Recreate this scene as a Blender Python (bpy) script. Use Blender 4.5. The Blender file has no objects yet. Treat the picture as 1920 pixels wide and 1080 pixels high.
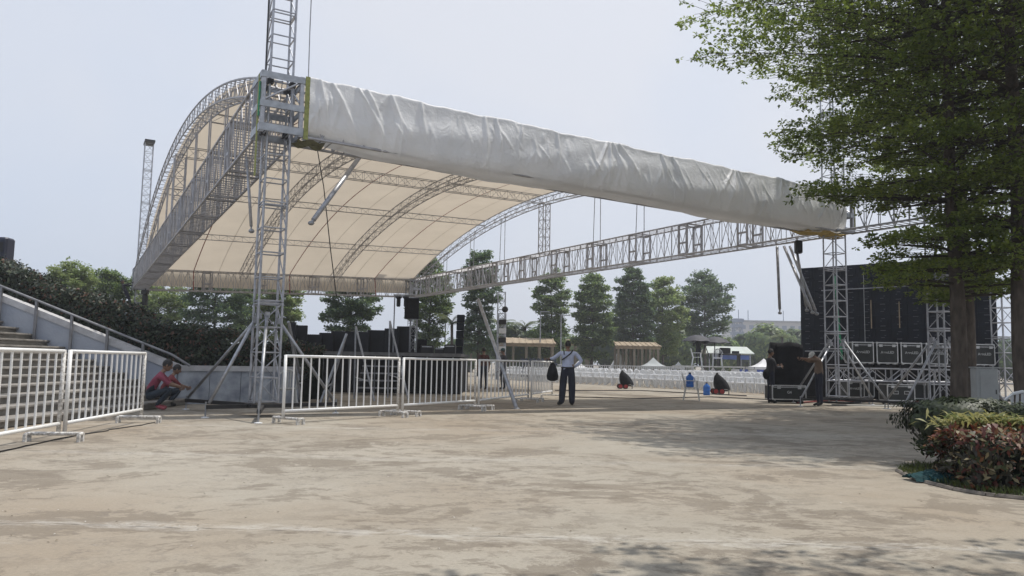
import bpy, bmesh, math, random
import numpy as np
from mathutils import Vector, Matrix
R = math.radians
scene = bpy.context.scene
COL = scene.collection

# ------------------------------------------------------------ camera
FOC, PITCH, ROLL, EYE = 1444.0, .0963, .0183, 1.15
cd = bpy.data.cameras.new('camera'); cam = bpy.data.objects.new('camera', cd); COL.objects.link(cam)
cd.sensor_width = 36; cd.lens = FOC / 1920 * 36; cd.clip_start = .1; cd.clip_end = 3000
cam.matrix_world = (Matrix.Translation((0, 0, EYE)) @ Matrix.Rotation(math.pi / 2 + PITCH, 4, 'X')
                    @ Matrix.Rotation(ROLL, 4, 'Z'))
scene.camera = cam

# ------------------------------------------------------------ sky, sun, exposure
SUN_EL, SUN_AZ = R(69), R(60)          # azimuth measured from +Y towards +X
world = bpy.data.worlds.new('World'); scene.world = world; world.use_nodes = True
nt = world.node_tree; nt.nodes.clear()
wo = nt.nodes.new('ShaderNodeOutputWorld'); bg = nt.nodes.new('ShaderNodeBackground')
sky = nt.nodes.new('ShaderNodeTexSky'); sky.sky_type = 'NISHITA'; sky.sun_disc = False
sky.sun_elevation = SUN_EL; sky.sun_rotation = SUN_AZ
sky.air_density = 1.0; sky.dust_density = 6.0; sky.ozone_density = 1.5
hs = nt.nodes.new('ShaderNodeHueSaturation'); hs.inputs['Saturation'].default_value = .6
mixs = nt.nodes.new('ShaderNodeMix'); mixs.data_type = 'RGBA'; mixs.inputs[0].default_value = .8
# milky veil of humid air with faint thin cloud in it
wtc = nt.nodes.new('ShaderNodeTexCoord'); wnz = nt.nodes.new('ShaderNodeTexNoise'); wnz.inputs['Scale'].default_value = 1.6; wnz.inputs['Detail'].default_value = 4
wcr = nt.nodes.new('ShaderNodeValToRGB'); wcr.color_ramp.elements[0].position = .36; wcr.color_ramp.elements[1].position = .66
wcr.color_ramp.elements[0].color = (.65, .755, .94, 1); wcr.color_ramp.elements[1].color = (.81, .84, .92, 1)
wsc = nt.nodes.new('ShaderNodeVectorMath'); wsc.operation = 'SCALE'; wsc.inputs['Scale'].default_value = 8.45
nt.links.new(wtc.outputs['Generated'], wnz.inputs['Vector']); nt.links.new(wnz.outputs[0], wcr.inputs[0]); nt.links.new(wcr.outputs[0], wsc.inputs[0]); nt.links.new(wsc.outputs[0], mixs.inputs[7])
nt.links.new(sky.outputs[0], hs.inputs['Color']); nt.links.new(hs.outputs[0], mixs.inputs[6])
nt.links.new(mixs.outputs[2], bg.inputs[0])
bg.inputs[1].default_value = .1; nt.links.new(bg.outputs[0], wo.inputs[0])
sd = bpy.data.lights.new('sun', 'SUN'); sun = bpy.data.objects.new('sun', sd); COL.objects.link(sun)
sd.energy = 3.3; sd.angle = R(.7); sd.color = (1, .95, .87)
sv = Vector((math.sin(SUN_AZ) * math.cos(SUN_EL), math.cos(SUN_AZ) * math.cos(SUN_EL), math.sin(SUN_EL)))
sun.rotation_euler = sv.to_track_quat('Z', 'Y').to_euler(); sun.location = (0, 0, 40)
vs = scene.view_settings; vs.view_transform = 'Standard'; vs.look = 'None'; vs.exposure = .28; vs.gamma = 1
vs.use_curve_mapping = False
scene.cycles.use_denoising = True
scene.cycles.max_bounces = 8; scene.cycles.transparent_max_bounces = 12

# ------------------------------------------------------------ survey helpers (plan positions of the place)
_R = np.array([[1, 0, 0], [0, math.cos(PITCH), math.sin(PITCH)], [0, -math.sin(PITCH), math.cos(PITCH)]])
def _ray(px, py):
    a, b = px - 960, py - 540; c, s = math.cos(ROLL), math.sin(ROLL)
    x, y = a * c + b * s, -a * s + b * c
    return _R.T @ np.array([x / FOC, 1, -y / FOC])
def G(px, py, z=0.):
    d = _ray(px, py); t = (z - EYE) / d[2]; return Vector((d[0] * t, d[1] * t, z))
def D(px, py, Y):
    d = _ray(px, py); t = Y / d[1]; return Vector((d[0] * t, Y, EYE + d[2] * t))
K = .759
YAW = .5194; U = Vector((math.cos(YAW), math.sin(YAW), 0)); V = Vector((-math.sin(YAW), math.cos(YAW), 0))
W, L = 22.9167 * K, 45.5535 * K
T1 = Vector((-6.4725 * K, 20.4314 * K, 0))
ZB, BH, BW = EYE + (7.108 - EYE) * K, 1.5786 * K, .77
DZ = (-.3623 * K, -.8135 * K, -.0752 * K)
RISE = 4.05 * K
def zbeam(a, b):
    s, t = a / W, b / L; return ZB + (1 - t) * s * DZ[0] + t * ((1 - s) * DZ[1] + s * DZ[2])
def S(a, b, z): return T1 + U * a + V * b + Vector((0, 0, z))
def archz(a, b):
    t = min(1, max(0, b / L)); return zbeam(a, b) + BH + RISE * 4 * t * (1 - t)

# ------------------------------------------------------------ materials
MATS = {}
def mat(name, col, rough=.6, metal=0., var=.12, scale=6., bump=0., bscale=40., spec=.5, transl=0., col2=None, stretch=None):
    if name in MATS: return MATS[name]
    m = bpy.data.materials.new(name); m.use_nodes = True; n = m.node_tree; n.nodes.clear(); lk = n.links.new
    out = n.nodes.new('ShaderNodeOutputMaterial'); p = n.nodes.new('ShaderNodeBsdfPrincipled')
    tc = n.nodes.new('ShaderNodeTexCoord'); src = tc.outputs['Object']
    if stretch:
        mp = n.nodes.new('ShaderNodeMapping'); mp.inputs['Scale'].default_value = stretch; lk(src, mp.inputs[0]); src = mp.outputs[0]
    nz = n.nodes.new('ShaderNodeTexNoise'); nz.inputs['Scale'].default_value = scale; nz.inputs['Detail'].default_value = 5
    lk(src, nz.inputs['Vector'])
    cr = n.nodes.new('ShaderNodeValToRGB'); c = col
    c2 = col2 if col2 else tuple(min(1, x * (1 + var)) for x in c); c1 = c if col2 else tuple(x * (1 - var) for x in c)
    cr.color_ramp.elements[0].position = .32; cr.color_ramp.elements[1].position = .68
    cr.color_ramp.elements[0].color = (*c1, 1); cr.color_ramp.elements[1].color = (*c2, 1)
    lk(nz.outputs[0], cr.inputs[0]); lk(cr.outputs[0], p.inputs['Base Color'])
    p.inputs['Roughness'].default_value = rough; p.inputs['Metallic'].default_value = metal
    p.inputs['Specular IOR Level'].default_value = spec
    if bump:
        n2 = n.nodes.new('ShaderNodeTexNoise'); n2.inputs['Scale'].default_value = bscale; n2.inputs['Detail'].default_value = 6
        lk(src, n2.inputs['Vector']); b = n.nodes.new('ShaderNodeBump'); b.inputs['Strength'].default_value = bump
        b.inputs['Distance'].default_value = .03; lk(n2.outputs[0], b.inputs['Height']); lk(b.outputs[0], p.inputs['Normal'])
    if transl:
        t = n.nodes.new('ShaderNodeBsdfTranslucent'); lk(cr.outputs[0], t.inputs[0])
        mx = n.nodes.new('ShaderNodeMixShader'); mx.inputs[0].default_value = transl
        lk(p.outputs[0], mx.inputs[1]); lk(t.outputs[0], mx.inputs[2]); lk(mx.outputs[0], out.inputs[0])
    else: lk(p.outputs[0], out.inputs[0])
    MATS[name] = m; return m
ALU = mat('aluminium', (.37, .38, .41), .45, .7, .2, 9)
ALUD = mat('weathered_aluminium', (.30, .31, .33), .5, .6, .25, 9)
ROOFALU = mat('roof_truss_aluminium', (.36, .36, .38), .5, .55, .2, 4)
STEELB = mat('black_steel', (.018, .018, .02), .5, .2, .3, 8)
WHITEP = mat('chipped_white_paint', (.70, .70, .69), .45, 0, .0, 14, .15, 60, col2=(.78, .78, .77))
CHIP = mat('worn_white_paint', (.30, .28, .25), .6, 0, 0, 30, .2, 80, col2=(.74, .73, .71))
CONC = mat('old_concrete_step', (.17, .16, .145), .9, 0, 0, 3, .4, 25, col2=(.27, .255, .23))
CONCL = mat('step_nosing_concrete', (.225, .21, .19), .9, 0, .25, 5, .3, 30)
WALLB = mat('blue_grey_painted_wall', (.27, .30, .36), .8, 0, 0, 1.4, .25, 18, col2=(.36, .385, .43))
WALLT = mat('mottled_wall_top', (.42, .42, .43), .85, 0, .18, 4, .3, 25)
MARB = mat('mottled_grey_wall', (.17, .19, .23), .75, 0, 0, 3.2, .2, 14, col2=(.40, .43, .47))
RAILS = mat('dull_handrail_steel', (.23, .23, .24), .5, .6, .2, 6)
BLACKC = mat('black_cloth', (.012, .012, .014), .9, 0, .4, 5, .5, 12, .2)
BLACKP = mat('black_panel', (.016, .018, .024), .6, 0, .3, 3, .1, 20, .3)
LEDB = mat('led_cabinet_black', (.007, .010, .018), .6, 0, .35, 2, .08, 30, .25)
CASE = mat('flight_case_laminate', (.014, .017, .018), .5, 0, .3, 6, .1, 50, .35)
CASEE = mat('flight_case_edging', (.42, .43, .44), .4, .7, .2, 10)
RUBBER = mat('rubber', (.012, .012, .012), .8, 0, .2, 10)
WOODT = mat('tan_timber', (.30, .235, .16), .7, 0, .25, 4, .2, 20)
WHITEPL = mat('white_plastic', (.66, .67, .68), .4, 0, .06, 8)
GREYPL = mat('grey_white_plastic', (.46, .46, .44), .45, 0, .1, 8)
TENT = mat('white_tent_fabric', (.72, .72, .72), .7, 0, .06, 2, transl=.2)
BLUEJ = mat('blue_jug_plastic', (.06, .22, .62), .25, 0, .15, 9, transl=.35)
DARKCAP = mat('dark_cap', (.02, .02, .03), .5)
REDW = mat('red_wheel', (.30, .02, .02), .5)
LETTER = mat('pale_stencil_print', (.34, .36, .37), .7, 0, .2, 20)
BARK = mat('grey_brown_bark', (.05, .04, .033), .9, 0, 0, 9, 1., 22, .2, col2=(.115, .095, .078), stretch=(1, 1, .35))
LIGHTBARK = mat('dark_twig_bark', (.05, .042, .035), .9, 0, .3, 8, .4, 20, .2)
YSTRAP = mat('yellow_green_strap', (.25, .27, .09), .85, 0, .25, 12)
GSTRAP = mat('green_strap', (.02, .24, .11), .8, 0, .25, 12)
REDS = mat('dark_red_strap', (.24, .035, .022), .8, 0, .2, 10)
SEAM = mat('canvas_seam', (.36, .31, .25), .85, 0, .1, 5)
ROPE = mat('dark_rope', (.03, .028, .025), .9)
def leafmat(name, c1, c2, transl=.35, scale=.9, rough=.5):
    return mat(name, c1, rough, 0, 0, scale, col2=c2, transl=transl, spec=.4)

# ------------------------------------------------------------ mesh builder
class MB:
    def __init__(s): s.v = []; s.f = []; s.mi = []; s.cur = 0
    def face(s, idx): s.f.append(idx); s.mi.append(s.cur)
    def add(s, vs, fs):
        o = len(s.v); s.v.extend([tuple(v) for v in vs])
        for f in fs: s.face(tuple(o + i for i in f))
        return s
    def box(s, c, d, rz=0., M=None):
        x, y, z = d[0] / 2, d[1] / 2, d[2] / 2; q = []
        for k in ((-x, -y, -z), (x, -y, -z), (x, y, -z), (-x, y, -z), (-x, -y, z), (x, -y, z), (x, y, z), (-x, y, z)):
            p = Vector(k)
            if M is not None: p = M @ p
            if rz: p = Matrix.Rotation(rz, 3, 'Z') @ p
            q.append(p + Vector(c))
        return s.add(q, ((0, 3, 2, 1), (4, 5, 6, 7), (0, 1, 5, 4), (1, 2, 6, 5), (2, 3, 7, 6), (3, 0, 4, 7)))
    def bevbox(s, c, d, b=.02, rz=0.):
        x, y, z = d[0] / 2, d[1] / 2, d[2] / 2; rings = []
        def ring(ix, zz):
            xx, yy = x - ix, y - ix
            return [(-xx + b, -yy, zz), (xx - b, -yy, zz), (xx, -yy + b, zz), (xx, yy - b, zz), (xx - b, yy, zz), (-xx + b, yy, zz), (-xx, yy - b, zz), (-xx, -yy + b, zz)]
        for ix, zz in ((b * .7, -z), (0, -z + b), (0, z - b), (b * .7, z)): rings.append(ring(ix, zz))
        vs = []; M = Matrix.Rotation(rz, 3, 'Z')
        for r in rings: vs += [M @ Vector(p) + Vector(c) for p in r]
        fs = [tuple(range(7, -1, -1)), tuple(range(24, 32))]
        for k in range(3):
            for i in range(8): fs.append((k * 8 + i, k * 8 + (i + 1) % 8, k * 8 + 8 + (i + 1) % 8, k * 8 + 8 + i))
        return s.add(vs, fs)
    def tube(s, p0, p1, r, n=6, r2=None, cap=True):
        p0, p1 = Vector(p0), Vector(p1); d = p1 - p0
        if d.length < 1e-6: return s
        d.normalize(); a = Vector((0, 0, 1)) if abs(d.z) < .9 else Vector((1, 0, 0))
        x = d.cross(a).normalized(); y = d.cross(x); r2 = r if r2 is None else r2; vs = []
        for p, q in ((p0, r), (p1, r2)):
            for i in range(n):
                t = 2 * math.pi * (i + .5) / n; vs.append(p + x * (q * math.cos(t)) + y * (q * math.sin(t)))
        fs = [(i, n + i, n + (i + 1) % n, (i + 1) % n) for i in range(n)]
        if cap: fs += [tuple(range(n)), tuple(range(2 * n - 1, n - 1, -1))]
        return s.add(vs, fs)
    def path(s, pts, rad, n=6):
        pts = [Vector(p) for p in pts]; m = len(pts); rad = rad if hasattr(rad, '__len__') else [rad] * m; vs = []
        for k, p in enumerate(pts):
            d = (pts[min(k + 1, m - 1)] - pts[max(k - 1, 0)]).normalized()
            a = Vector((0, 0, 1)) if abs(d.z) < .9 else Vector((1, 0, 0))
            x = d.cross(a).normalized(); y = d.cross(x)
            for i in range(n):
                t = 2 * math.pi * i / n; vs.append(p + x * (rad[k] * math.cos(t)) + y * (rad[k] * math.sin(t)))
        fs = [tuple(range(n)), tuple(range(m * n - 1, (m - 1) * n - 1, -1))]
        for k in range(m - 1):
            for i in range(n): fs.append((k * n + i, (k + 1) * n + i, (k + 1) * n + (i + 1) % n, k * n + (i + 1) % n))
        return s.add(vs, fs)
    def lathe(s, c, prof, n=12):
        c = Vector(c); vs = []
        for r, z in prof:
            for i in range(n):
                t = 2 * math.pi * i / n; vs.append(c + Vector((r * math.cos(t), r * math.sin(t), z)))
        fs = [tuple(range(n - 1, -1, -1)), tuple(range((len(prof) - 1) * n, len(prof) * n))]
        for k in range(len(prof) - 1):
            for i in range(n): fs.append((k * n + i, k * n + (i + 1) % n, (k + 1) * n + (i + 1) % n, (k + 1) * n + i))
        return s.add(vs, fs)
    def prism(s, poly, off):
        n = len(poly); off = Vector(off); vs = [Vector(p) for p in poly] + [Vector(p) + off for p in poly]
        return s.add(vs, [tuple(range(n - 1, -1, -1)), tuple(range(n, 2 * n))] + [(i, (i + 1) % n, n + (i + 1) % n, n + i) for i in range(n)])
    def ell(s, c, r, nu=12, nv=8, M=None):
        c = Vector(c); vs = []; fs = []
        for j in range(nv + 1):
            ph = math.pi * j / nv
            for i in range(nu):
                t = 2 * math.pi * i / nu
                p = Vector((r[0] * math.sin(ph) * math.cos(t), r[1] * math.sin(ph) * math.sin(t), -r[2] * math.cos(ph)))
                if M is not None: p = M @ p
                vs.append(c + p)
        for j in range(nv):
            for i in range(nu): fs.append((j * nu + i, j * nu + (i + 1) % nu, (j + 1) * nu + (i + 1) % nu, (j + 1) * nu + i))
        return s.add(vs, fs)
    def grid(s, P):
        n = len(P); m = len(P[0]); o = len(s.v)
        for r in P: s.v.extend([tuple(p) for p in r])
        for i in range(n - 1):
            for j in range(m - 1): s.face((o + i * m + j, o + i * m + j + 1, o + (i + 1) * m + j + 1, o + (i + 1) * m + j))
        return s
    def mesh(s, name, mats, smooth=False):
        me = bpy.data.meshes.new(name); me.from_pydata(s.v, [], s.f)
        for m in (mats if isinstance(mats, (list, tuple)) else [mats]): me.materials.append(m)
        if s.cur or any(s.mi): me.polygons.foreach_set('material_index', s.mi)
        if smooth: me.polygons.foreach_set('use_smooth', [True] * len(me.polygons))
        me.update(); return me
    def build(s, name, mats, parent=None, smooth=False, world=False):
        if world and parent is not None:      # world coordinates given, parent chain carries no rotation
            o = Vector((0, 0, 0)); q = parent
            while q is not None: o += q.location; q = q.parent
            s.v = [(v[0] - o.x, v[1] - o.y, v[2] - o.z) for v in s.v]
        return link(name, s.mesh(name, mats, smooth), parent)
def link(name, me, parent=None, loc=None, rz=0.):
    o = bpy.data.objects.new(name, me); COL.objects.link(o)
    if parent is not None: o.parent = parent
    if loc is not None: o.location = loc
    if rz: o.rotation_euler = (0, 0, rz)
    return o
def tag(o, label=None, cat=None, group=None, kind=None):
    for k, v in (('label', label), ('category', cat), ('group', group), ('kind', kind)):
        if v: o[k] = v
    return o
def thing(name, label, cat, loc=(0, 0, 0), rz=0., group=None):
    return tag(link(name, None, None, Vector(loc), rz), label, cat, group)
def copy_tree(o, parent=None):
    c = o.copy(); COL.objects.link(c); c.parent = parent
    for ch in list(o.children): copy_tree(ch, c)
    return c
def smoothgrid(o):
    o.data.polygons.foreach_set('use_smooth', [True] * len(o.data.polygons)); return o

def truss(mb, p0, p1, w, h, bay, rc=.025, rw=.012, side=None, faces='udlr', diag=True, n=5, rung=True, phase=0):
    """box truss from p0 to p1: w across (side), h along the remaining direction"""
    p0, p1 = Vector(p0), Vector(p1); d = (p1 - p0); Ln = d.length; d.normalize()
    side = Vector(side) if side is not None else d.cross(Vector((0, 0, 1))).normalized()
    up = side.cross(d).normalized()
    if up.z < 0: up = -up
    c = [side * (sx * w / 2) + up * (sz * h / 2) for sx, sz in ((-1, -1), (1, -1), (1, 1), (-1, 1))]
    for q in c: mb.tube(p0 + q, p1 + q, rc, n + 1)
    nb = max(1, round(Ln / bay)); F = {'d': (0, 1), 'r': (1, 2), 'u': (2, 3), 'l': (3, 0)}
    for k in range(nb + 1):
        P = p0 + d * (Ln * k / nb)
        for nm, (i, j) in F.items():
            if nm not in faces: continue
            if rung: mb.tube(P + c[i], P + c[j], rw, n, cap=False)
            if diag and k < nb:
                Q = p0 + d * (Ln * (k + 1) / nb)
                if (k + phase) % 2: mb.tube(P + c[i], Q + c[j], rw, n, cap=False)
                else: mb.tube(P + c[j], Q + c[i], rw, n, cap=False)
    return mb

# leaf clouds -----------------------------------------------------------
def leafcloud(name, C, N, size, mats, parent, seed, aspect=.5, weights=None, tilt=.55, axis=None, world=True, smooth=False):
    """one kite-shaped, slightly folded leaf at every centre C with normal N"""
    rg = np.random.default_rng(seed); n = len(C); C = np.asarray(C, float); N = np.asarray(N, float)
    N = N + rg.normal(0, tilt, (n, 3)); N /= np.linalg.norm(N, axis=1)[:, None] + 1e-9
    A = rg.normal(0, 1, (n, 3)) if axis is None else np.asarray(axis, float) + rg.normal(0, .25, (n, 3))
    A -= N * np.sum(A * N, 1)[:, None]; A /= np.linalg.norm(A, axis=1)[:, None] + 1e-9
    B = np.cross(N, A); sz = size * rg.uniform(.7, 1.3, n)[:, None]
    P = np.empty((n, 4, 3)); P[:, 0] = C; P[:, 2] = C + A * sz - N * sz * .12
    P[:, 1] = C + A * sz * .62 + B * sz * aspect * .5 + N * sz * .06; P[:, 3] = C + A * sz * .62 - B * sz * aspect * .5 + N * sz * .06
    if world and parent is not None:
        o = Vector((0, 0, 0)); q = parent
        while q is not None: o += q.location; q = q.parent
        P -= np.array(o)
    me = bpy.data.meshes.new(name); me.vertices.add(n * 4); me.vertices.foreach_set('co', P.ravel().astype(np.float32))
    me.loops.add(n * 4); me.loops.foreach_set('vertex_index', np.arange(n * 4, dtype=np.int32))
    me.polygons.add(n); me.polygons.foreach_set('loop_start', np.arange(0, n * 4, 4, dtype=np.int32))
    mats = mats if isinstance(mats, (list, tuple)) else [mats]
    for m in mats: me.materials.append(m)
    if len(mats) > 1:
        w = np.array(weights if weights else [1] * len(mats), float); w /= w.sum()
        me.polygons.foreach_set('material_index', rg.choice(len(mats), n, p=w).astype(np.int32))
    me.update(calc_edges=True); me.validate()
    return link(name, me, parent)

def tiered_tree(name, label, loc, H, cb, rad, tiers, nbr, nleaf, lsize, mats, seed, group=None, trunk_r=.16, slope=.18,
                weights=None, shape=None, lean=(0, 0), spread=.16, twig_detail=True, aspect=.5, thick=.1, droop=0., taper=.25, ros=8, jit=.1):
    """umbrella-tier almond tree: straight trunk, whorls of flat branches, rosettes of small leaves"""
    rg = np.random.default_rng(seed); loc = Vector(loc)
    t = thing(name, label, 'tree', loc, 0, group)
    def axis(z): return np.array([lean[0] * z / H + .04 * math.sin(z * 1.1 + seed), lean[1] * z / H + .04 * math.cos(z * .9 + seed), z])
    tb = MB(); zs = np.linspace(-.05, H * .97, 14)
    tb.path([axis(z) for z in zs], [trunk_r * ((1 - z / H) ** .8 * (1 - taper * .3) + .06) * (1.25 if z < .15 else 1) for z in zs], 9)
    tb.build('trunk', BARK, t, True)
    if shape is None: shape = lambda q: (math.sin(math.pi * min(1, .22 + .78 * q ** .9))) ** .7
    br = MB(); C = []; ax = []
    per = nleaf / (tiers * nbr)
    for i in range(tiers):
        q = (i + .3 * rg.random()) / max(1, tiers - 1); z0 = cb + (H - cb) * min(.97, q) ** .95
        for j in range(nbr):
            az = 2 * math.pi * (j + i * .38 + .35 * rg.random()) / nbr; rl = rad * shape(min(1, q)) * rg.uniform(.72, 1.12) + .15
            zz = z0 + rg.normal(0, jit); sl = slope * rg.uniform(.5, 1.5) + .35 * max(0, q - .75)
            d = np.array([math.cos(az), math.sin(az), 0]); sd_ = np.array([-d[1], d[0], 0]); o = axis(zz)
            bend = rg.normal(0, .12)
            def P(s): return o + d * (rl * s) + sd_ * (bend * rl * s * s) + np.array([0, 0, rl * (sl * s - droop * s * s)])
            if twig_detail: br.path([P(s) for s in (0, .35, .7, 1)], [trunk_r * .22 * (rl / rad) + .006, trunk_r * .15 + .004, .008, .004], 4)
            m = int(per * rl / (rad * .8) / ros) + 1
            # leaves sit along side twigs spread in a flat fan
            s = rg.random(m) ** .62; s = .12 + .88 * s
            nt_ = max(5, int(rl * 3.2)); tw = np.floor(s * nt_) / nt_ + .5 / nt_; sg = rg.choice([-1, 1], m)
            tl = (.5 * rl * (1 - tw) + .20 * rl) * rg.random(m) ** .7
            base = np.array([P(x) for x in tw * .96]); ang = .75
            dirt = d[None] * math.cos(ang) + sd_[None] * (sg * math.sin(ang))[:, None]
            c = base + dirt * tl[:, None]; c[:, 2] += rg.normal(0, thick * .5, m) + thick * .5 + tl * .06
            c += rg.normal(0, spread * .35, (m, 3)) * [1, 1, .45]
            c = np.repeat(c, ros, 0); dr_ = rg.normal(0, 1, (len(c), 3)) * [1, 1, .35]; dr_ /= np.linalg.norm(dr_, axis=1)[:, None]
            c += dr_ * lsize * .25; C.append(c); ax.append(dr_ + np.repeat(dirt, ros, 0) * .35)
            if twig_detail:
                for k in range(nt_):
                    b = P((k + .5) / nt_ * .96); l = (.5 * rl * (1 - (k + .5) / nt_) + .2 * rl) * .85
                    for g in (-1, 1):
                        e = b + (d * math.cos(ang) + sd_ * (g * math.sin(ang))) * l; e[2] += l * .06
                        br.tube(b, e, .007, 3, .003, cap=False)
    if twig_detail: br.build('limbs', LIGHTBARK, t)
    C = np.concatenate(C); ax = np.concatenate(ax)
    N = np.tile([0, 0, 1.], (len(C), 1))
    leafcloud('crown', C, N, lsize, mats, t, seed + 1, aspect, weights, .6, ax, world=False)
    return t
# ============================================================ GROUND
def ground_material():
    m = bpy.data.materials.new('weathered_concrete'); m.use_nodes = True; n = m.node_tree; n.nodes.clear(); lk = n.links.new
    out = n.nodes.new('ShaderNodeOutputMaterial'); p = n.nodes.new('ShaderNodeBsdfPrincipled'); lk(p.outputs[0], out.inputs[0])
    tc = n.nodes.new('ShaderNodeTexCoord')
    def noise(scale, detail=6, rough=.6, sc=(1, 1, 1), rot=0, dist=0.):
        mp = n.nodes.new('ShaderNodeMapping'); mp.inputs['Scale'].default_value = sc; mp.inputs['Rotation'].default_value = (0, 0, rot)
        z = n.nodes.new('ShaderNodeTexNoise'); z.inputs['Scale'].default_value = scale; z.inputs['Detail'].default_value = detail
        z.inputs['Roughness'].default_value = rough; z.inputs['Distortion'].default_value = dist
        lk(tc.outputs['Object'], mp.inputs[0]); lk(mp.outputs[0], z.inputs['Vector']); return z.outputs[0]
    def ramp(src, a, b, c1=(0, 0, 0), c2=(1, 1, 1)):
        r = n.nodes.new('ShaderNodeValToRGB'); r.color_ramp.elements[0].position = a; r.color_ramp.elements[1].position = b
        r.color_ramp.elements[0].color = (*c1, 1); r.color_ramp.elements[1].color = (*c2, 1); lk(src, r.inputs[0]); return r.outputs[0]
    def mix(fac, c1, c2, mode='MIX', k=1.):
        x = n.nodes.new('ShaderNodeMix'); x.data_type = 'RGBA'; x.blend_type = mode
        f = n.nodes.new('ShaderNodeMath'); f.operation = 'MULTIPLY'; f.inputs[1].default_value = k; lk(fac, f.inputs[0]); lk(f.outputs[0], x.inputs[0])
        for i, c in ((6, c1), (7, c2)):
            if isinstance(c, tuple): x.inputs[i].default_value = (*c, 1)
            else: lk(c, x.inputs[i])
        return x.outputs[2]
    base = ramp(noise(.4, 6, .65), .3, .7, (.262, .236, .193), (.335, .307, .258))
    base = mix(ramp(noise(.20, 5, .6, (1, 1, 1), .4), .44, .62), base, (.255, .203, .146), k=.6)            # brownish dust fields
    zone = ramp(noise(.23, 4, .6, (1, 1, 1), 1.3), .40, .60)
    patch = ramp(noise(.75, 11, .74, (1, 1.25, 1), .5, .5), .525, .55)                                      # old damp stains with crisp ragged rims
    base = mix(patch, base, (.145, .12, .092), k=.58)
    frag = n.nodes.new('ShaderNodeMath'); frag.operation = 'MULTIPLY'; lk(ramp(noise(2.6, 12, .8, (1, 1.5, 1), -.35, .3), .51, .54), frag.inputs[0]); lk(zone, frag.inputs[1])
    base = mix(frag.outputs[0], base, (.14, .116, .09), k=.6)
    frag3 = n.nodes.new('ShaderNodeMath'); frag3.operation = 'MULTIPLY'; lk(ramp(noise(7, 10, .82), .53, .57), frag3.inputs[0]); lk(ramp(noise(.5, 4, .6, (1, 1, 1), 2.2), .45, .6), frag3.inputs[1])
    base = mix(frag3.outputs[0], base, (.15, .13, .112), k=.55)
    base = mix(ramp(noise(2.3, 9, .78, (.55, 2.2, 1), .25), .62, .67), base, (.40, .385, .355), k=.55)       # pale scuffs
    base = mix(ramp(noise(6, 9, .82, (.4, 1.6, 1), -.6), .645, .71), base, (.44, .42, .39), k=.5)
    sep = n.nodes.new('ShaderNodeSeparateXYZ'); lk(tc.outputs['Object'], sep.inputs[0])
    def math_(op, a_, b_):
        q = n.nodes.new('ShaderNodeMath'); q.operation = op
        for i, c in ((0, a_), (1, b_)):
            if c is None: continue
            if isinstance(c, (int, float)): q.inputs[i].default_value = c
            else: lk(c, q.inputs[i])
        return q.outputs[0]
    for y0, sl, w_, k_ in ((5.25, -.04, .30, .55), (9.2, -.02, .45, .32), (13.2, .02, .6, .32)):                # lime dust along the pour joints
        wob = math_('MULTIPLY', math_('SUBTRACT', noise(.9, 4, .6), .5), .5)
        yy = math_('SUBTRACT', math_('ADD', sep.outputs[1], wob), math_('ADD', math_('MULTIPLY', sep.outputs[0], sl), y0))
        band = math_('SUBTRACT', 1., math_('MULTIPLY', math_('ABSOLUTE', yy, None), 1 / w_)); band = math_('MAXIMUM', band, 0.)
        dust = ramp(math_('ADD', math_('MULTIPLY', band, .20), math_('MULTIPLY', noise(3.2, 12, .88, (.6, 1.3, 1), 0, 1.0), 1.1)), .68, .80)
        base = mix(dust, base, (.44, .42, .385), k=k_)
    fine = ramp(noise(38, 6, .75), .25, .75, (.84, .84, .84), (1.14, 1.14, 1.14))
    mm = n.nodes.new('ShaderNodeMix'); mm.data_type = 'RGBA'; mm.blend_type = 'MULTIPLY'; mm.inputs[0].default_value = 1
    lk(base, mm.inputs[6]); lk(fine, mm.inputs[7])
    spk = ramp(noise(120, 2, .5), .66, .72, (1, 1, 1), (.72, .70, .68))
    m2 = n.nodes.new('ShaderNodeMix'); m2.data_type = 'RGBA'; m2.blend_type = 'MULTIPLY'; m2.inputs[0].default_value = 1
    lk(mm.outputs[2], m2.inputs[6]); lk(spk, m2.inputs[7]); lk(m2.outputs[2], p.inputs['Base Color'])
    p.inputs['Roughness'].default_value = .88; p.inputs['Specular IOR Level'].default_value = .3
    b = n.nodes.new('ShaderNodeBump'); b.inputs['Strength'].default_value = .35; b.inputs['Distance'].default_value = .02
    lk(noise(22, 8, .7), b.inputs['Height']); lk(b.outputs[0], p.inputs['Normal'])
    return m
GROUND = ground_material()
mb = MB(); mb.add([(-600, -60, 0), (600, -60, 0), (600, 1500, 0), (-600, 1500, 0)], [(0, 1, 2, 3)])
ground = tag(mb.build('ground', GROUND), 'wide weathered concrete plaza with dark stains and pale scuffs', kind='structure')
# fine crack along the nearest pour joint
CRACK = mat('dark_joint_gap', (.10, .092, .082), .95)
def joint(y0, y1, x0, x1, w, m, z, seed):
    rg = np.random.default_rng(seed); n = int((x1 - x0) / .05); xs = np.linspace(x0, x1, n); a = []; b = []
    wob = np.cumsum(rg.normal(0, .008, n)); wob -= np.linspace(0, wob[-1], n)
    ww = w * np.clip(.5 + rg.normal(0, .5, n), .05, 1.4)
    for k in range(n):
        y = y0 + (y1 - y0) * k / (n - 1) + wob[k]; a.append((xs[k], y - ww[k] * .5, z)); b.append((xs[k], y + ww[k] * .5, z))
    MB().grid([a, b]).build('crack', m, ground)
joint(5.44, 5.0, -6, 5.5, .007, CRACK, .004, 2); joint(9.31, 9.11, -8, 4.4, .008, CRACK, .004, 6)

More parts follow.
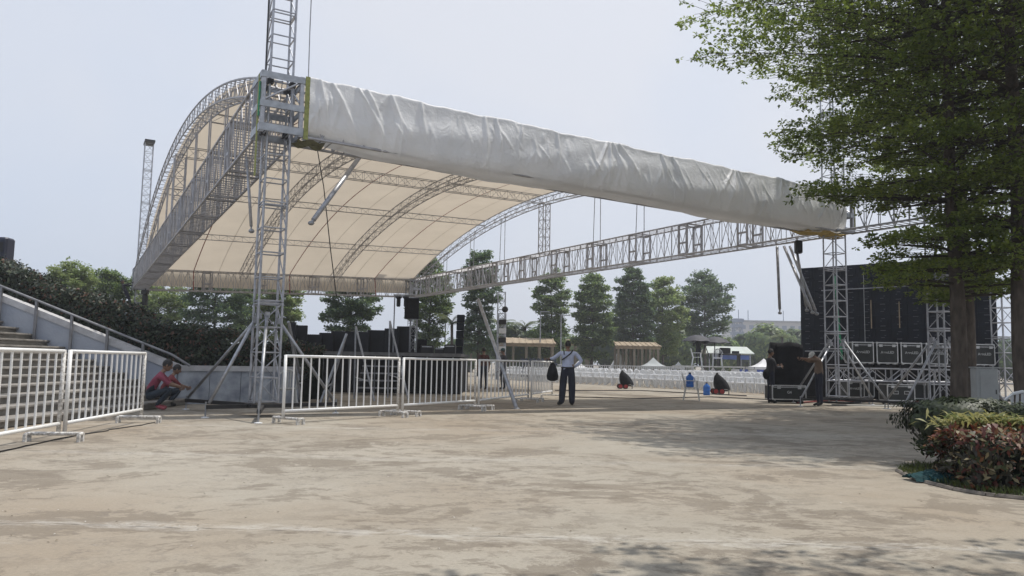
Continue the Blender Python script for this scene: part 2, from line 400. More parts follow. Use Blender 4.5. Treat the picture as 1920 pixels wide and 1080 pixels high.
# ============================================================ STAIRS, WALLS, HEDGE (left)
CH0 = Vector((-8.05, 18.7, 0)); CHY = 18.7
st = thing('concrete_stairs', 'broad flight of worn concrete steps behind the white barriers at left', 'stairs', (-7.75, 14, 0))
NS = 15; TR, RI = .385, .148
for k in range(NS):
    x1_ = -7.75 - k * TR; y0_ = 4.0
    wd = 1.2 if k < NS - 1 else 6
    mb = MB(); mb.box((x1_ - wd / 2, (y0_ + CHY) / 2, (k + 1) * RI / 2 - .002), (wd, CHY - y0_ - .004 - .002 * k, (k + 1) * RI - .03))
    stp = mb.build('step', CONC, st, world=True)
    mb = MB(); mb.bevbox((x1_ - .28 + .03, (y0_ + CHY) / 2, (k + 1) * RI - .021), (.62, CHY - y0_ - .01, .042), .008)
    mb.build('nosing', CONCL, stp, world=True)
# cheek wall with its sloping coping
SL = RI / TR
def chz(x): return .93 + max(0, (CH0.x - x)) * SL * .97
cw = thing('stair_cheek_wall', 'blue grey sloping wall at the far end of the concrete steps', 'wall', (-10.5, 18.8, 0))
XL = -17.
mb = MB(); mb.prism([(CH0.x, CHY, -.02), (XL, CHY, -.02), (XL, CHY, chz(XL) - .16), (CH0.x, CHY, chz(CH0.x) - .16)][::-1], (0, .28, 0)); mb.build('wall_face', WALLB, cw, world=True)
mb = MB(); mb.prism([(CH0.x + .02, CHY - .035, chz(CH0.x) - .158), (XL, CHY - .035, chz(XL) - .158), (XL, CHY - .035, chz(XL)), (CH0.x + .02, CHY - .035, chz(CH0.x))][::-1], (0, .35, 0)); mb.build('coping', WALLT, cw, world=True)
rw = thing('retaining_wall', 'low mottled grey wall behind the near tower base', 'wall', (-6.5, 19.4, 0))
E0, E1 = Vector((-8.03, 18.72, 0)), Vector((-5.5, 20.25, 0)); dw = (E1 - E0).normalized(); nw = Vector((dw.y, -dw.x, 0))
npan = 4
for k in range(npan):
    a = E0 + (E1 - E0) * (k / npan) + dw * .006; b = E0 + (E1 - E0) * ((k + 1) / npan) - dw * .006
    MB().prism([a, b, b - nw * .25, a - nw * .25], (0, 0, .80)).build('panel', MARB, rw, world=True)
MB().prism([E0 + nw * .04 + Vector((0, 0, .802)), E1 + nw * .04 + Vector((0, 0, .802)), E1 - nw * .28 + Vector((0, 0, .802)), E0 - nw * .28 + Vector((0, 0, .802))], (0, 0, .13)).build('coping', WALLT, rw, world=True)
# hand rail on the step side of the cheek wall
hr = thing('stair_handrail', 'grey steel handrail sloping down along the stair wall', 'handrail', (-8.6, 18.5, 0))
yr = CHY - .10
def hz(x): return chz(x) + .22
xe = CH0.x + .35
MB().tube((XL, yr, hz(XL)), (CH0.x - .1, yr, hz(CH0.x - .1)), .03, 8).tube((CH0.x - .1, yr, hz(CH0.x - .1)), (xe, yr, .93), .03, 8).build('rail', RAILS, hr, world=True)
for k in range(9):
    x = -8.85 - k * .88
    zb_ = max(0, math.floor((-7.75 - x) / TR + 1)) * RI
    MB().box((x, yr, (zb_ + hz(x)) / 2), (.06, .045, hz(x) - zb_ - .02)).build('post', RAILS, hr, world=True)

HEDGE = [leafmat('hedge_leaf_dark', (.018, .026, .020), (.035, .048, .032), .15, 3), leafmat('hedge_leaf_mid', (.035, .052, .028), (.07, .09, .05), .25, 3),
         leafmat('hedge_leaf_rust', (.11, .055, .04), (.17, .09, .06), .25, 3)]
def hedge_top(x): return float(np.interp(x, [-19, -14.6, -12.0, -9.6, -7.2, -4.0], [4.7, 3.82, 3.0, 2.2, 1.62, 1.45]))
hd = thing('sloping_hedge', 'dark clipped hedge following the stair wall down to the stage', 'hedge', (-10, 20.5, 0))
CORE = mat('hedge_shadow_core', (.010, .014, .010), .95, 0, .4, 6, .5, 10, .1)  # near-black, the shade between the leaves put into the colour
rg = np.random.default_rng(11)
xs = np.linspace(-19, -5.4, 50); front = []; back = []
def hy(x): return 19.15 + max(0, (x + 8.0)) * .62
topf = [(x, hy(x) + .25 + .05 * math.sin(x * 5), hedge_top(x) - .16 + .04 * math.sin(x * 7)) for x in xs]; topb = [(x, hy(x) + 1.5, hedge_top(x) - .2) for x in xs]
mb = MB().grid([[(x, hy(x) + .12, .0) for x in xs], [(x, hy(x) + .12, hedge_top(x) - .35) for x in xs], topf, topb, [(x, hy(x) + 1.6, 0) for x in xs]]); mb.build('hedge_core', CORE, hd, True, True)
n = 42000; x = rg.uniform(-19, -5.35, n); zt = np.array([hedge_top(q) for q in x]); y0 = np.array([hy(q) for q in x])
top = rg.random(n) < .5
bumpz = .12 * np.sin(x * 2.3) + .08 * np.sin(x * 5.1 + 1)
C = np.stack([x, np.where(top, y0 + rg.uniform(0, 1.6, n), y0 + .1 + rg.normal(0, .07, n)), np.where(top, zt + bumpz - .14 + np.abs(rg.normal(0, .09, n)), zt - rg.random(n) ** 1. * np.minimum(1.5, zt - .6))], 1)
Nn = np.where(top[:, None], [0, -.3, 1.], [0, -1., .35])
lf = leafcloud('foliage', C, Nn, .10, HEDGE, hd, 12, .55, [5, 3.2, .9], .7)

# ============================================================ LIFTING TOWERS
TS = .46
def outrig(root, base, ends, z_at, rb=.032, foot_z=.24, mA=ALU):
    for k, e in enumerate(ends):
        e = Vector((e[0], e[1], 0)); d = (e - base); d.z = 0; dn = d.normalized(); s = dn.cross(Vector((0, 0, 1)))
        leg = MB(); a = base + dn * (TS * .5); a.z = foot_z - .04; b = Vector((e.x, e.y, foot_z - .04)); mid = (a + b) / 2
        M = Matrix((dn, s, Vector((0, 0, 1)))).transposed(); leg.box(mid, ((b - a).length, .075, .075), M=M)
        lo = leg.build('outrigger', STEELB, root, world=True)
        MB().tube((e.x, e.y, .02), (e.x, e.y, foot_z + .06), .018, 6).build('screw_jack', ALUD, lo, world=True)
        MB().lathe((e.x, e.y, 0), [(.075, .0), (.075, .012), (.03, .022)], 10).build('foot_pad', WHITEPL, lo, world=True)
        at = base + dn * (TS * .5 + .03); at.z = z_at + .1 * (k % 2)
        br = MB().tube(at, (e.x - dn.x * .06, e.y - dn.y * .06, foot_z + .03), rb, 8).build('raking_brace', mA if k % 2 == 0 else ALUD, root, True, True)
        MB().box(at, (.09, .09, .12), YAW).build('clamp', ALUD, br, world=True)
def tower(label, base, top, ends=None, z_at=1.9, zs=.26, sec=2.0, detail=True, r=.025, m=None, head=True, rz=YAW, name='lifting_tower', group='lifting towers'):
    m = m or ALU; t = thing(name, label, 'truss tower', base, 0, group); base = Vector(base)
    sx = Vector((math.cos(rz), math.sin(rz), 0)); sy = Vector((-math.sin(rz), math.cos(rz), 0))
    z = zs; k = 0
    while z < top - .3:
        z1 = min(top, z + sec); mb = MB(); nb = max(1, round((z1 - z) / .5))
        c = [sx * (a * TS / 2) + sy * (b * TS / 2) for a, b in ((-1, -1), (1, -1), (1, 1), (-1, 1))]
        for q in c: mb.tube(base + q + Vector((0, 0, z + .004)), base + q + Vector((0, 0, z1 - .004)), r, 7)
        for i in range(4):
            a, b = c[i], c[(i + 1) % 4]
            for j in range(nb):
                za, zc = z + (z1 - z) * (j + .04) / nb, z + (z1 - z) * (j + .96) / nb
                if i % 2: mb.tube(base + a + Vector((0, 0, za)), base + b + Vector((0, 0, zc)), r * .5, 5, cap=False)
                elif z < 1.5:
                    mb.tube(base + (a if j % 2 else b) + Vector((0, 0, za)), base + (b if j % 2 else a) + Vector((0, 0, zc)), r * .5, 5, cap=False)
                elif not detail or rz != YAW: mb.tube(base + (a if j % 2 else b) + Vector((0, 0, za)), base + (b if j % 2 else a) + Vector((0, 0, zc)), r * .5, 5, cap=False)
        s_ = mb.build('tower_section', m, t, world=True)
        for j in range(nb + 1):
            zz = z + (z1 - z) * j / nb + (.03 if j == 0 else -.03 if j == nb else 0)
            if detail:
                for i in range(4): MB().tube(base + c[i] + Vector((0, 0, zz)), base + c[(i + 1) % 4] + Vector((0, 0, zz)), r * .62, 5, cap=False).build('rung', m, s_, world=True)
            else:
                q = MB()
                for i in range(4): q.tube(base + c[i] + Vector((0, 0, zz)), base + c[(i + 1) % 4] + Vector((0, 0, zz)), r * .62, 5, cap=False)
                q.build('rung_frame', m, s_, world=True)
        z = z1; k += 1
    b = MB()
    b.box(base + Vector((0, 0, zs - .05)), (TS + .14, TS + .14, .07), rz); b.build('base_frame', STEELB, t, world=True)
    if ends: outrig(t, base, ends, z_at)
    if head:
        h = MB(); h.box(base + Vector((0, 0, top + .06)), (TS + .1, TS + .75, .12), rz); h.build('head_block', STEELB, t, world=True)
    return t
TOP = 13.9
tower('near silver truss tower rising out of the top of the picture beside the retaining wall', T1, TOP, [(-5.76, 14.75), (-4.43, 13.75), (-3.72, 16.65), (-7.05, 16.95)])
T2 = T1 + U * W; T3 = T1 + V * L; T4 = T2 + V * L
def cross(base, l=1.7): return [tuple((base + d * l).xy) for d in (U, -V, -U, V)]
tower('truss tower under the right end of the silver tarpaulin, before the black screen', T2, TOP, cross(T2))
tower('far thin truss tower at the left end of the roof, with dark head', T3, TOP, cross(T3), detail=False)
tower('far truss tower at the rear right roof corner behind the stage', T4, TOP - .5, cross(T4), detail=False)
T5 = T2 - V * 3.35
tower('truss tower partly hidden behind the big tree trunk', T5, 7.4, cross(T5, 1.75))
tower('short lattice tower right of the black screen, seen past the tree trunk', (16.35, 25.6, 0), 4.4, None, detail=False, head=False, rz=.2)

# ============================================================ ARCHED ROOF
rf = thing('arched_stage_roof', 'arched truss stage roof with beige canvas lifted on towers', 'stage roof', S(0, 0, ZB))
def beam(name, A, B, label=None, m=ROOFALU, bay=.45, rc=.032, rw=.014, frames=True):
    A, B = Vector(A), Vector(B); d = (B - A).normalized()
    mb = truss(MB(), A, B, BW, BH, bay, rc, rw, faces='lr')
    truss(mb, A, B, BW, BH, bay / 2, rc * .6, rw, faces='ud', diag=False)
    o = mb.build(name, m, rf, world=True)
    if frames:
        n = int((B - A).length / 2.9)
        side = d.cross(Vector((0, 0, 1))).normalized()
        for k in range(1, n):
            P = A + (B - A) * (k / n); f = MB()
            for e in (-.22, .22):
                for s in (-1, 1): f.box(P + d * e + side * (s * BW / 2), (.06, .06, BH + .02), math.atan2(d.y, d.x))
                for zz in (-.5, .5): f.tube(P + d * e - side * BW / 2 + Vector((0, 0, zz * BH)), P + d * e + side * BW / 2 + Vector((0, 0, zz * BH)), .03, 5)
            for s in (-1, 1):
                for zz in (-.48, -.12, .46): f.box(P + side * (s * BW / 2) + Vector((0, 0, zz * BH)), (.44, .03, .07), math.atan2(d.y, d.x))
            f.build('splice_frame', m, o, world=True)
    return o
def cb_(a, b): return S(a, b, zbeam(a, b) + BH / 2)
hw = BW / 2
beam('left_beam', cb_(0, hw + .02), cb_(0, L - hw), bay=.5)
beam('right_beam', cb_(W, hw + .02), cb_(W, L - hw))
beam('wing_beam', cb_(W, -4.2), cb_(W, -hw - .02), frames=False)
beam('front_beam', cb_(hw + .02, 0), cb_(W - hw - .02, 0))
beam('rear_beam', cb_(hw + .02, L), cb_(W - hw - .02, L))
PLATE = mat('galvanised_plate', (.34, .36, .39), .45, .6, .2, 6)
for a, b in ((0, 0), (W, 0), (0, L), (W, L)):            # sleeve blocks that ride on the towers
    P = S(a, b, zbeam(a, b)); f = MB(); c = [U * (i * hw) + V * (j * hw) for i, j in ((-1, -1), (1, -1), (1, 1), (-1, 1))]
    for q in c: f.box(P + q + Vector((0, 0, BH / 2)), (.08, .08, BH + .06), YAW)
    for i in range(4):
        q0, q1 = P + c[i], P + c[(i + 1) % 4]
        f.tube(q0 + Vector((0, 0, BH * .52)), q1 + Vector((0, 0, BH * .95)), .02, 6); 
    blk = f.build('sleeve_block', ALU, rf, world=True)
    for i in range(4):
        q0, q1 = P + c[i], P + c[(i + 1) % 4]; mid = (q0 + q1) / 2; rz = math.atan2((q1 - q0).y, (q1 - q0).x)
        out = (mid - P).normalized() * .045
        for zz, hh in ((.07, .15), (BH * .46, .13), (BH - .05, .13)):
            MB().box(mid + out + Vector((0, 0, zz)), (BW + .1, .02, hh), rz).build('side_plate', PLATE, blk, world=True)
    wh = MB()
    for q in c:
        for zz in (.12, BH - .12): wh.box(P + q * .58 + Vector((0, 0, zz)), (.12, .12, .1), YAW)
    wh.build('guide_roller', STEELB, blk, world=True)
# arches: curved box trusses
AH, AW = .42, .42
def arch_pts(a, n=40, dz=0.): return [S(a, b, archz(a, b) + dz) for b in np.linspace(.15, L - .15, n)]
def arch(a, m=ROOFALU, n=56):
    mb = MB(); up = [[], []]; lo = [[], []]
    for k, b in enumerate(np.linspace(.1, L - .1, n)):
        t = b / L; sl = RISE * 4 * (1 - 2 * t) / L; nv = (V * -sl + Vector((0, 0, 1))).normalized()
        c = S(a, b, archz(a, b))
        for s in (0, 1):
            up[s].append(c + U * ((s - .5) * AW) + nv * .0); lo[s].append(c + U * ((s - .5) * AW) - nv * AH)
    for ch in (up[0], up[1], lo[0], lo[1]): mb.path(ch, .026, 5)
    for k in range(n):
        for s in (0, 1): mb.tube(up[s][k], lo[s][k], .012, 4, cap=False)
        mb.tube(up[0][k], up[1][k], .011, 4, cap=False); mb.tube(lo[0][k], lo[1][k], .011, 4, cap=False)
        if k < n - 1:
            for s in (0, 1): mb.tube(up[s][k] if k % 2 else lo[s][k], lo[s][k + 1] if k % 2 else up[s][k + 1], .011, 4, cap=False)
            mb.tube(lo[k % 2][k], lo[1 - k % 2][k + 1], .011, 4, cap=False)
    return mb.build('arch', m, rf, world=True)
for a in (-.12, W / 3, 2 * W / 3, W + .12): arch(a)
for bf in (.15, .32, .5, .68, .85):                        # purlins between the arches
    b = bf * L
    for k in range(3):
        a0, a1 = k * W / 3 + AW / 2 + .02, (k + 1) * W / 3 - AW / 2 - .02
        mb = MB(); d = .3 if bf != .5 else .42
        P0, P1 = S(a0, b, archz(a0, b) - d / 2 - .05), S(a1, b, archz(a1, b) - d / 2 - .05)
        truss(mb, P0, P1, .26 if bf == .5 else .05, d, .42, .02, .010, faces='lr' if bf == .5 else 'l', n=4)
        mb.build('purlin', ROOFALU, rf, world=True)
for a in (0, W):                                           # posts between the side beams and their arches
    for bf in (.09, .18, .27, .36, .5, .62, .73, .84):
        b = bf * L; z0, z1 = zbeam(a, b) + BH, archz(a, b) - AH
        if bf == .5: truss(MB(), S(a, b, z0), S(a, b, z1), .42, .42, .42, .025, .013, side=U).build('centre_post', ROOFALU, rf, world=True)
        elif a == 0 and z1 - z0 > .3:
            MB().tube(S(a, b, z0), S(a, b, z1), .022, 5).tube(S(a, b + .35, z0), S(a, b + .35, z1), .022, 5).build('hanger', ROOFALU, rf, world=True)
        elif z1 - z0 > .3 and bf > .2:
            for e in (0, .55): MB().tube(S(a, b + e, z0), S(a, b + e * .8, z1 + .1), .018, 5).build('hanger', ALUD, rf, world=True)
# canvas: three bays; unseen gap left in the right bay so sun reaches the ground
CANV = mat('beige_roof_canvas', (.58, .51, .415), .85, 0, .05, .5, .12, 9, .2, transl=.42)
for k in range(3):
    a0, a1 = k * W / 3, (k + 1) * W / 3; b0 = .30 * L if k == 2 else .02 * L
    P = []
    for b in np.linspace(b0, L + .42, 60):
        row = []
        for j in range(25):
            s = j / 24; a = a0 + (a1 - a0) * s
            sag = -.05 * math.sin(math.pi * ((s * 2) % 1)) * (1 if b < L else 0)
            z = archz(a, min(b, L)) + .05 + sag + .012 * math.sin(b * 4.1 + a * 3)
            row.append(S(a, b, z))
        P.append(row)
    for z in (.30, .62, .94): P.append([S(a0 + (a1 - a0) * j / 24, L + .56 + .02 * math.sin(j * 1.9 + z * 5), archz(a0 + (a1 - a0) * j / 24, L) + .02 - z) for j in range(25)])
    cv = MB().grid(P).build('canvas_panel', CANV, rf, True, True)
    for s, w_, m in ((.5, .05, REDS), (.25, .022, SEAM), (.75, .022, SEAM)):
        a = a0 + (a1 - a0) * s
        top_ = [S(a - w_ / 2, b, archz(a, b) - .03) for b in np.linspace(b0 + .2, L - .1, 40)]; bot_ = [S(a + w_ / 2, b, archz(a, b) - .03) for b in np.linspace(b0 + .2, L - .1, 40)]
        if m is REDS:
            top_.append(S(a - w_ / 2, L - hw - .06, zbeam(a, L))); bot_.append(S(a + w_ / 2, L - hw - .06, zbeam(a, L)))
        MB().grid([top_, bot_]).build('strap' if m is REDS else 'seam', m, cv, world=True)
# unseen canvas strip added at the front of the right bay, shading the ground
P = [[S(2 * W / 3 + W / 3 * j / 12, b, archz(W, b) + .04 + .01 * math.sin(j)) for j in range(13)] for b in np.linspace(.2, 4.8, 14)]
MB().grid(P).build('canvas_panel', CANV, rf, True, True)
# folded legs that hang from the beams
def hang(p0, p1, r=.045, m=ALU):
    o = MB().tube(p0, p1, r, 8).build('hanging_leg', m, rf, True, True); d = (Vector(p1) - Vector(p0)).normalized()
    MB().tube(Vector(p1) - d * .02, Vector(p1) + d * .1, r * .6, 6).ell(Vector(p1) + d * .12, (.07, .07, .05), 8, 5).build('coupler', ALUD, o, True, True)
hang(D(676, 292, 17.6), D(588, 412, 15.9), .055)
hang(D(463, 295, 17.5), D(471, 424, 17.2), .034)
hang(D(1457, 462, 25.2), D(1462, 580, 25.0), .045, ALUD); hang(D(1470, 462, 25.0), D(1521, 580, 23.6), .045); hang(D(1481, 462, 24.8), D(1529, 582, 23.8), .045)
hang(D(1494, 470, 24.4), D(1512, 575, 23.9), .04, ALUD)
MB().path([D(595, 280, 17.5), D(607, 350, 17.4), D(620, 470, 17.3), D(631, 556, 17.2)], .012, 5).build('hanging_rope', ROPE, rf, world=True)
MB().path([D(585, -30, 15.9), D(581, 60, 15.9), D(578, 158, 15.9)], .012, 5).build('hoist_chain', ALUD, rf, world=True)
MB().path([D(505, -20, 15.4), D(501, 70, 15.4), D(498, 145, 15.4)], .016, 5).build('power_cable', STEELB, rf, world=True)
def ratchet(P, h, w, d, m, nm):
    mb = MB(); mb.box(P + Vector((0, 0, -h / 2)), (w, d, h), YAW); mb.build(nm, m, rf, world=True)
ratchet(S(hw + .10, -hw - .06, ZB + BH + .05), BH + .12, .09, .02, YSTRAP, 'yellow_strap')
ratchet(S(-hw - .05, -hw + .18, ZB + BH), BH + .9, .02, .10, YSTRAP, 'yellow_strap'); ratchet(S(-hw - .06, -hw + .05, ZB + BH - .2), .7, .02, .07, GSTRAP, 'green_strap')
ratchet(S(W + hw + .06, -hw - .03, zbeam(W, 0) + BH * .7), BH * .62, .09, .02, YSTRAP, 'yellow_strap')
P = [[S(W - 1.7 + 2.0 * i / 8, -hw + .7 * j / 5, zbeam(W, 0) - .07 - .05 * math.sin(i * 1.3 + j)) for i in range(9)] for j in range(6)]
MB().grid(P).build('yellow_sling', mat('dusty_yellow_sling', (.40, .30, .10), .85, 0, .3, 9), rf, True, True)
P = [[S(.35 + .6 * i / 8, -hw + .6 * j / 5, ZB - .06 - .04 * math.sin(i * 1.3 + j)) for i in range(9)] for j in range(6)]
MB().grid(P).build('yellow_sling', mat('dusty_olive_sling', (.12, .12, .065), .85, 0, .4, 9), rf, True, True)

# ============================================================ SILVER TARPAULIN over the front beam
def tarp_material():
    m = mat('silver_tarpaulin', (.80, .81, .825), .42, .0, .05, 1.2, 0, 20, .6, transl=.34); n = m.node_tree; lk = n.links.new
    p = next(x for x in n.nodes if x.type == 'BSDF_PRINCIPLED'); tc = n.nodes.new('ShaderNodeTexCoord')
    def nz(s, d, r, sc=(1, 1, 1), dist=0.):
        mp = n.nodes.new('ShaderNodeMapping'); mp.inputs['Scale'].default_value = sc
        z = n.nodes.new('ShaderNodeTexNoise'); z.inputs['Scale'].default_value = s; z.inputs['Detail'].default_value = d; z.inputs['Roughness'].default_value = r; z.inputs['Distortion'].default_value = dist
        lk(tc.outputs['Object'], mp.inputs[0]); lk(mp.outputs[0], z.inputs['Vector']); return z.outputs[0]
    b1 = n.nodes.new('ShaderNodeBump'); b1.inputs['Strength'].default_value = .8; b1.inputs['Distance'].default_value = .05; lk(nz(3.2, 6, .66, (1, 1, .8), .7), b1.inputs['Height'])
    b2 = n.nodes.new('ShaderNodeBump'); b2.inputs['Strength'].default_value = .8; b2.inputs['Distance'].default_value = .014; lk(nz(14, 5, .65, (1, 1, 1.2), .8), b2.inputs['Height'])
    lk(b1.outputs[0], b2.inputs['Normal']); lk(b2.outputs[0], p.inputs['Normal'])
    return m
TARP = tarp_material()
def tarp():
    t = thing('silver_tarpaulin', 'crumpled silver tarpaulin hung along the front roof beam', 'tarpaulin', S(1, 0, ZB))
    rg = np.random.default_rng(21)
    A0, A1 = hw + .14, W - .12; na, nt_ = 760, 60
    pinch = [(.75, .9, .15), (1.0, 1., .5), (1.55, .95, .62), (1.75, .55, .5), (2.3, .5, .35), (3.0, .6, .1), (4.6, .9, .02), (4.9, .8, .12), (5.6, .35, -.1), (6.6, .5, .05), (8.15, .9, -.55), (8.2, 1., -.1), (8.3, .9, .35), (8.5, .6, .75), (9.9, .5, .25), (10.3, .7, .4),
             (12.55, .6, -.75), (12.62, .8, -.3), (12.68, .95, .1), (12.75, .8, .5), (14.6, .7, .35), (14.55, .5, -.4), (16.75, .95, -.8), (16.9, .8, -.45)]
    folds = [(rg.uniform(A0, A1), rg.uniform(.02, .06), rg.uniform(.008, .030), rg.normal(.15, .35), rg.uniform(.2, .8), rg.uniform(0, .5)) for _ in range(150)]
    P = []
    for i in range(na):
        a = A0 + (A1 - A0) * i / (na - 1); s = (a - A0) / (A1 - A0)
        zt = zbeam(a, 0) + BH + .085 - .035 * abs(math.sin(a * 1.05 + .6)) * min(1, s * 6) + .012 * math.sin(a * 5.3) + .008 * math.sin(a * 11)
        hem = zbeam(a, 0) + .04 - .17 * min(1, max(0, (a - A0 - .25) / 1.1)) ** .8 + .03 * math.sin(a * .83 + 1) * min(1, s * 4) + .012 * math.sin(a * 1.3) + .01 * math.sin(a * 4.7)
        if s > .93: hem += (s - .93) / .07 * .10
        H = zt - hem; row = []
        for j in range(nt_):
            q = j / (nt_ - 1)
            if q < .14: b = .3 - (q / .14) * (.3 + hw + .03); z = zt + .015 * math.sin(math.pi * q / .14); fr = 0
            elif q < .86:
                fr = (q - .14) / .72; belly = .17 * math.sin(math.pi * fr ** 1.35) * min(1, .35 + s) + .03 * math.sin(a * 1.7 + 2 * fr) * fr; b = -hw - .04 - belly; zf = fr
                if fr > .74:
                    kk = (fr - .74) / .26; b += .20 * (1 - math.cos(kk * math.pi / 2)); zf = .74 + .26 * math.sin(kk * math.pi / 2)
                z = zt - H * zf
            else:
                k = (q - .86) / .14; fr = 1; b = -hw + .16 - .03 * math.sin(a * 1.7 + 2) + k * .42; z = hem + .02 * math.sin(k * 5 + a) + .05 * k
            disp = 0
            if .14 <= q <= .86:
                env = math.sin(math.pi * min(1, fr * 1.02)) ** .5 if fr < .98 else .1
                for (pa, lenf, sl) in pinch:       # pleats fanning out from tie points on the top edge
                    dd = a - pa - sl * fr * H; w_ = .028 + .075 * fr
                    if fr < lenf and abs(dd) < w_ * 3: disp += .075 * math.exp(-(dd / w_) ** 2) * (1 - fr / lenf) ** .7 * min(1, .35 + fr * 4)
                for (pa, w_, am, sl, ln, f0) in folds:
                    if f0 < fr < f0 + ln:
                        dd = a - pa - sl * (fr - f0) * H
                        if abs(dd) < w_ * 3: disp += am * math.sin(math.pi * (fr - f0) / ln) * math.exp(-(dd / w_) ** 2)
                disp += (.010 * math.sin(a * 7.1 + fr * 3) + .010 * math.sin(fr * 13 + a * 2.3 + 1.5 * math.sin(a * .9))) * env
            row.append(S(a, b - disp, z))
        P.append(row)
    MB().grid(P).build('tarpaulin_sheet', TARP, t, True, True)
    return t
tarp()
# ============================================================ NEAR TREES AND PLANTING (right)
GREEN = [leafmat('almond_leaf_dark', (.085, .125, .026), (.15, .20, .042), .58, .7), leafmat('almond_leaf_mid', (.15, .21, .034), (.26, .31, .055), .62, .7),
         leafmat('almond_leaf_bright', (.14, .20, .045), (.23, .27, .075), .58, .7)]
def cone(q): return float(np.interp(q, [0, .12, .22, .32, .42, .5, .6, .75, .9, 1], [.28, .38, .50, .62, .84, 1, .94, .76, .45, .15]))
tiered_tree('almond_tree', 'big tree with tiered branches and bare lower trunk behind the clipped shrub', (8.68, 15.0, 0), 12.2, 2.5, 4.7, 14, 9, 125000, .085, GREEN, 31,
            'trees in the planting bed', .165, .08, [4, 4, 2.6], cone, spread=.26, thick=.11, droop=.03, jit=.16)
tiered_tree('almond_tree', 'second tree whose trunk stands just behind the big trunk', (11.83, 19.9, 0), 11.5, 2.9, 3.8, 12, 8, 62000, .11, GREEN, 37,
            'trees in the planting bed', .15, .12, [4, 4, 2.6], cone, spread=.3, thick=.16, droop=.05)
tiered_tree('almond_tree', 'tree whose trunk is cut by the right picture edge', (9.45, 14.2, 0), 11.5, 3.0, 3.6, 12, 8, 60000, .1, GREEN, 41,
            'trees in the planting bed', .2, .12, [4, 4, 2.6], cone, spread=.3, thick=.16, droop=.05)
tiered_tree('almond_tree', 'tree beside the viewer whose shadow falls across the lower right foreground', (5.2, 2.1, 0), 9.5, 4.4, 4.2, 9, 9, 40000, .11, GREEN, 43,
            'trees in the planting bed', .24, .06, [5, 4, 1.2], lambda q: (math.cos(q * 1.45)) ** .5, spread=.3, thick=.16, droop=.04)

# planting bed: kerb, soil, grass, shrubs
bedpts = [G(1683, 884), G(1702, 894), G(1735, 906), G(1790, 920), G(1850, 930), G(1925, 938), Vector((7.5, 6.6, 0)), Vector((9.8, 8.6, 0)), Vector((9.6, 11.6, 0)), Vector((7.0, 11.2, 0)), G(1772, 876), G(1725, 874), G(1694, 877)]
SOIL = mat('dark_planting_soil', (.045, .038, .028), .95, 0, .35, 9, .8, 30)
mb = MB(); n = len(bedpts); mb.add([(p.x, p.y, .012) for p in bedpts], [tuple(range(n))]); 
bed = tag(mb.build('planting_bed', SOIL), kind='structure')
kb = MB()
for i in range(n):
    a, b = Vector(bedpts[i]), Vector(bedpts[(i + 1) % n]); a.z = b.z = .0; kb.path([a + Vector((0, 0, .008)), (a + b) / 2 + Vector((0, 0, .008)), b + Vector((0, 0, .008))], .028, 6)
tag(kb.build('kerb', mat('bed_kerb', (.16, .14, .12), .9, 0, .3, 6, .4, 30)), kind='structure')
rg = np.random.default_rng(51)
gx = rg.uniform(4.3, 6.5, 9000); gy = rg.uniform(7.0, 9.6, 9000)
def inpoly(x, y):
    c = np.zeros(len(x), bool); j = n - 1
    for i in range(n):
        xi, yi, xj, yj = bedpts[i].x, bedpts[i].y, bedpts[j].x, bedpts[j].y
        c ^= ((yi > y) != (yj > y)) & (x < (xj - xi) * (y - yi) / (yj - yi + 1e-12) + xi); j = i
    return c
k = inpoly(gx, gy); C = np.stack([gx[k], gy[k], np.full(k.sum(), .012)], 1)
tag(leafcloud('grass', C, np.tile([1., 0, .1], (len(C), 1)), .07, [leafmat('bed_grass', (.05, .08, .02), (.10, .12, .03), .3, 3)], None, 52, .12, None, .9, np.tile([0, 0, 1.], (len(C), 1))), 'thin grass in the planting bed', 'grass', kind='stuff')
def bush(name, label, cat, c, r, nleaf, lsize, mats, w, seed, core=True, aspect=.5, up=.4, boxy=.5, flat=.0, group=None, axis=None):
    rg = np.random.default_rng(seed); t = thing(name, label, cat, (c[0], c[1], 0), 0, group)
    d = rg.normal(0, 1, (nleaf, 3)); d /= np.linalg.norm(d, axis=1)[:, None]
    q = d / (np.max(np.abs(d), axis=1)[:, None] * boxy + (1 - boxy)); rad = rg.random(nleaf) ** .28
    lump = 1 + .13 * np.sin(d[:, 0] * 7 + seed) * np.sin(d[:, 1] * 6 + 1) + .1 * np.sin(d[:, 2] * 9 + d[:, 0] * 5)
    P = q * (rad * lump)[:, None] * np.array(r) + np.array([0, 0, c[2]])
    leafcloud('foliage', P, d + [0, 0, up], lsize, mats, t, seed, aspect, w, .6, None if axis is None else np.tile(axis, (nleaf, 1)) + d * .8, world=False)
    if core: MB().ell((0, 0, c[2]), (r[0] * .6, r[1] * .6, r[2] * .6), 14, 9).build('shade_core', CORE, t, True)  # solid dark filler, its colour stands for the shaded inside of the bush
    return t
SHR = [leafmat('shrub_leaf_dark', (.016, .028, .014), (.035, .05, .02), .2, 4), leafmat('shrub_leaf_mid', (.04, .06, .02), (.07, .09, .03), .3, 4)]
b = bush('clipped_shrub', 'dark green clipped shrub on thin stems in front of the tree trunk', 'shrub', (5.45, 9.25, .56), (.66, .55, .24), 16000, .06, SHR, [4, 1.6], 61, boxy=.7)
for dx, dy, tx in ((-.46, -.25, -.1), (.1, .1, .05), (.4, -.1, -.05)):
    MB().path([(dx, dy, 0), (dx + tx * .3, dy, .25), (dx + tx, dy, .5)], [.016, .013, .01], 6).build('stem', LIGHTBARK, b)
rg = np.random.default_rng(62); C = rg.normal(0, 1, (420, 3)) * [.10, .08, .05] + [-.52, -.22, .27]
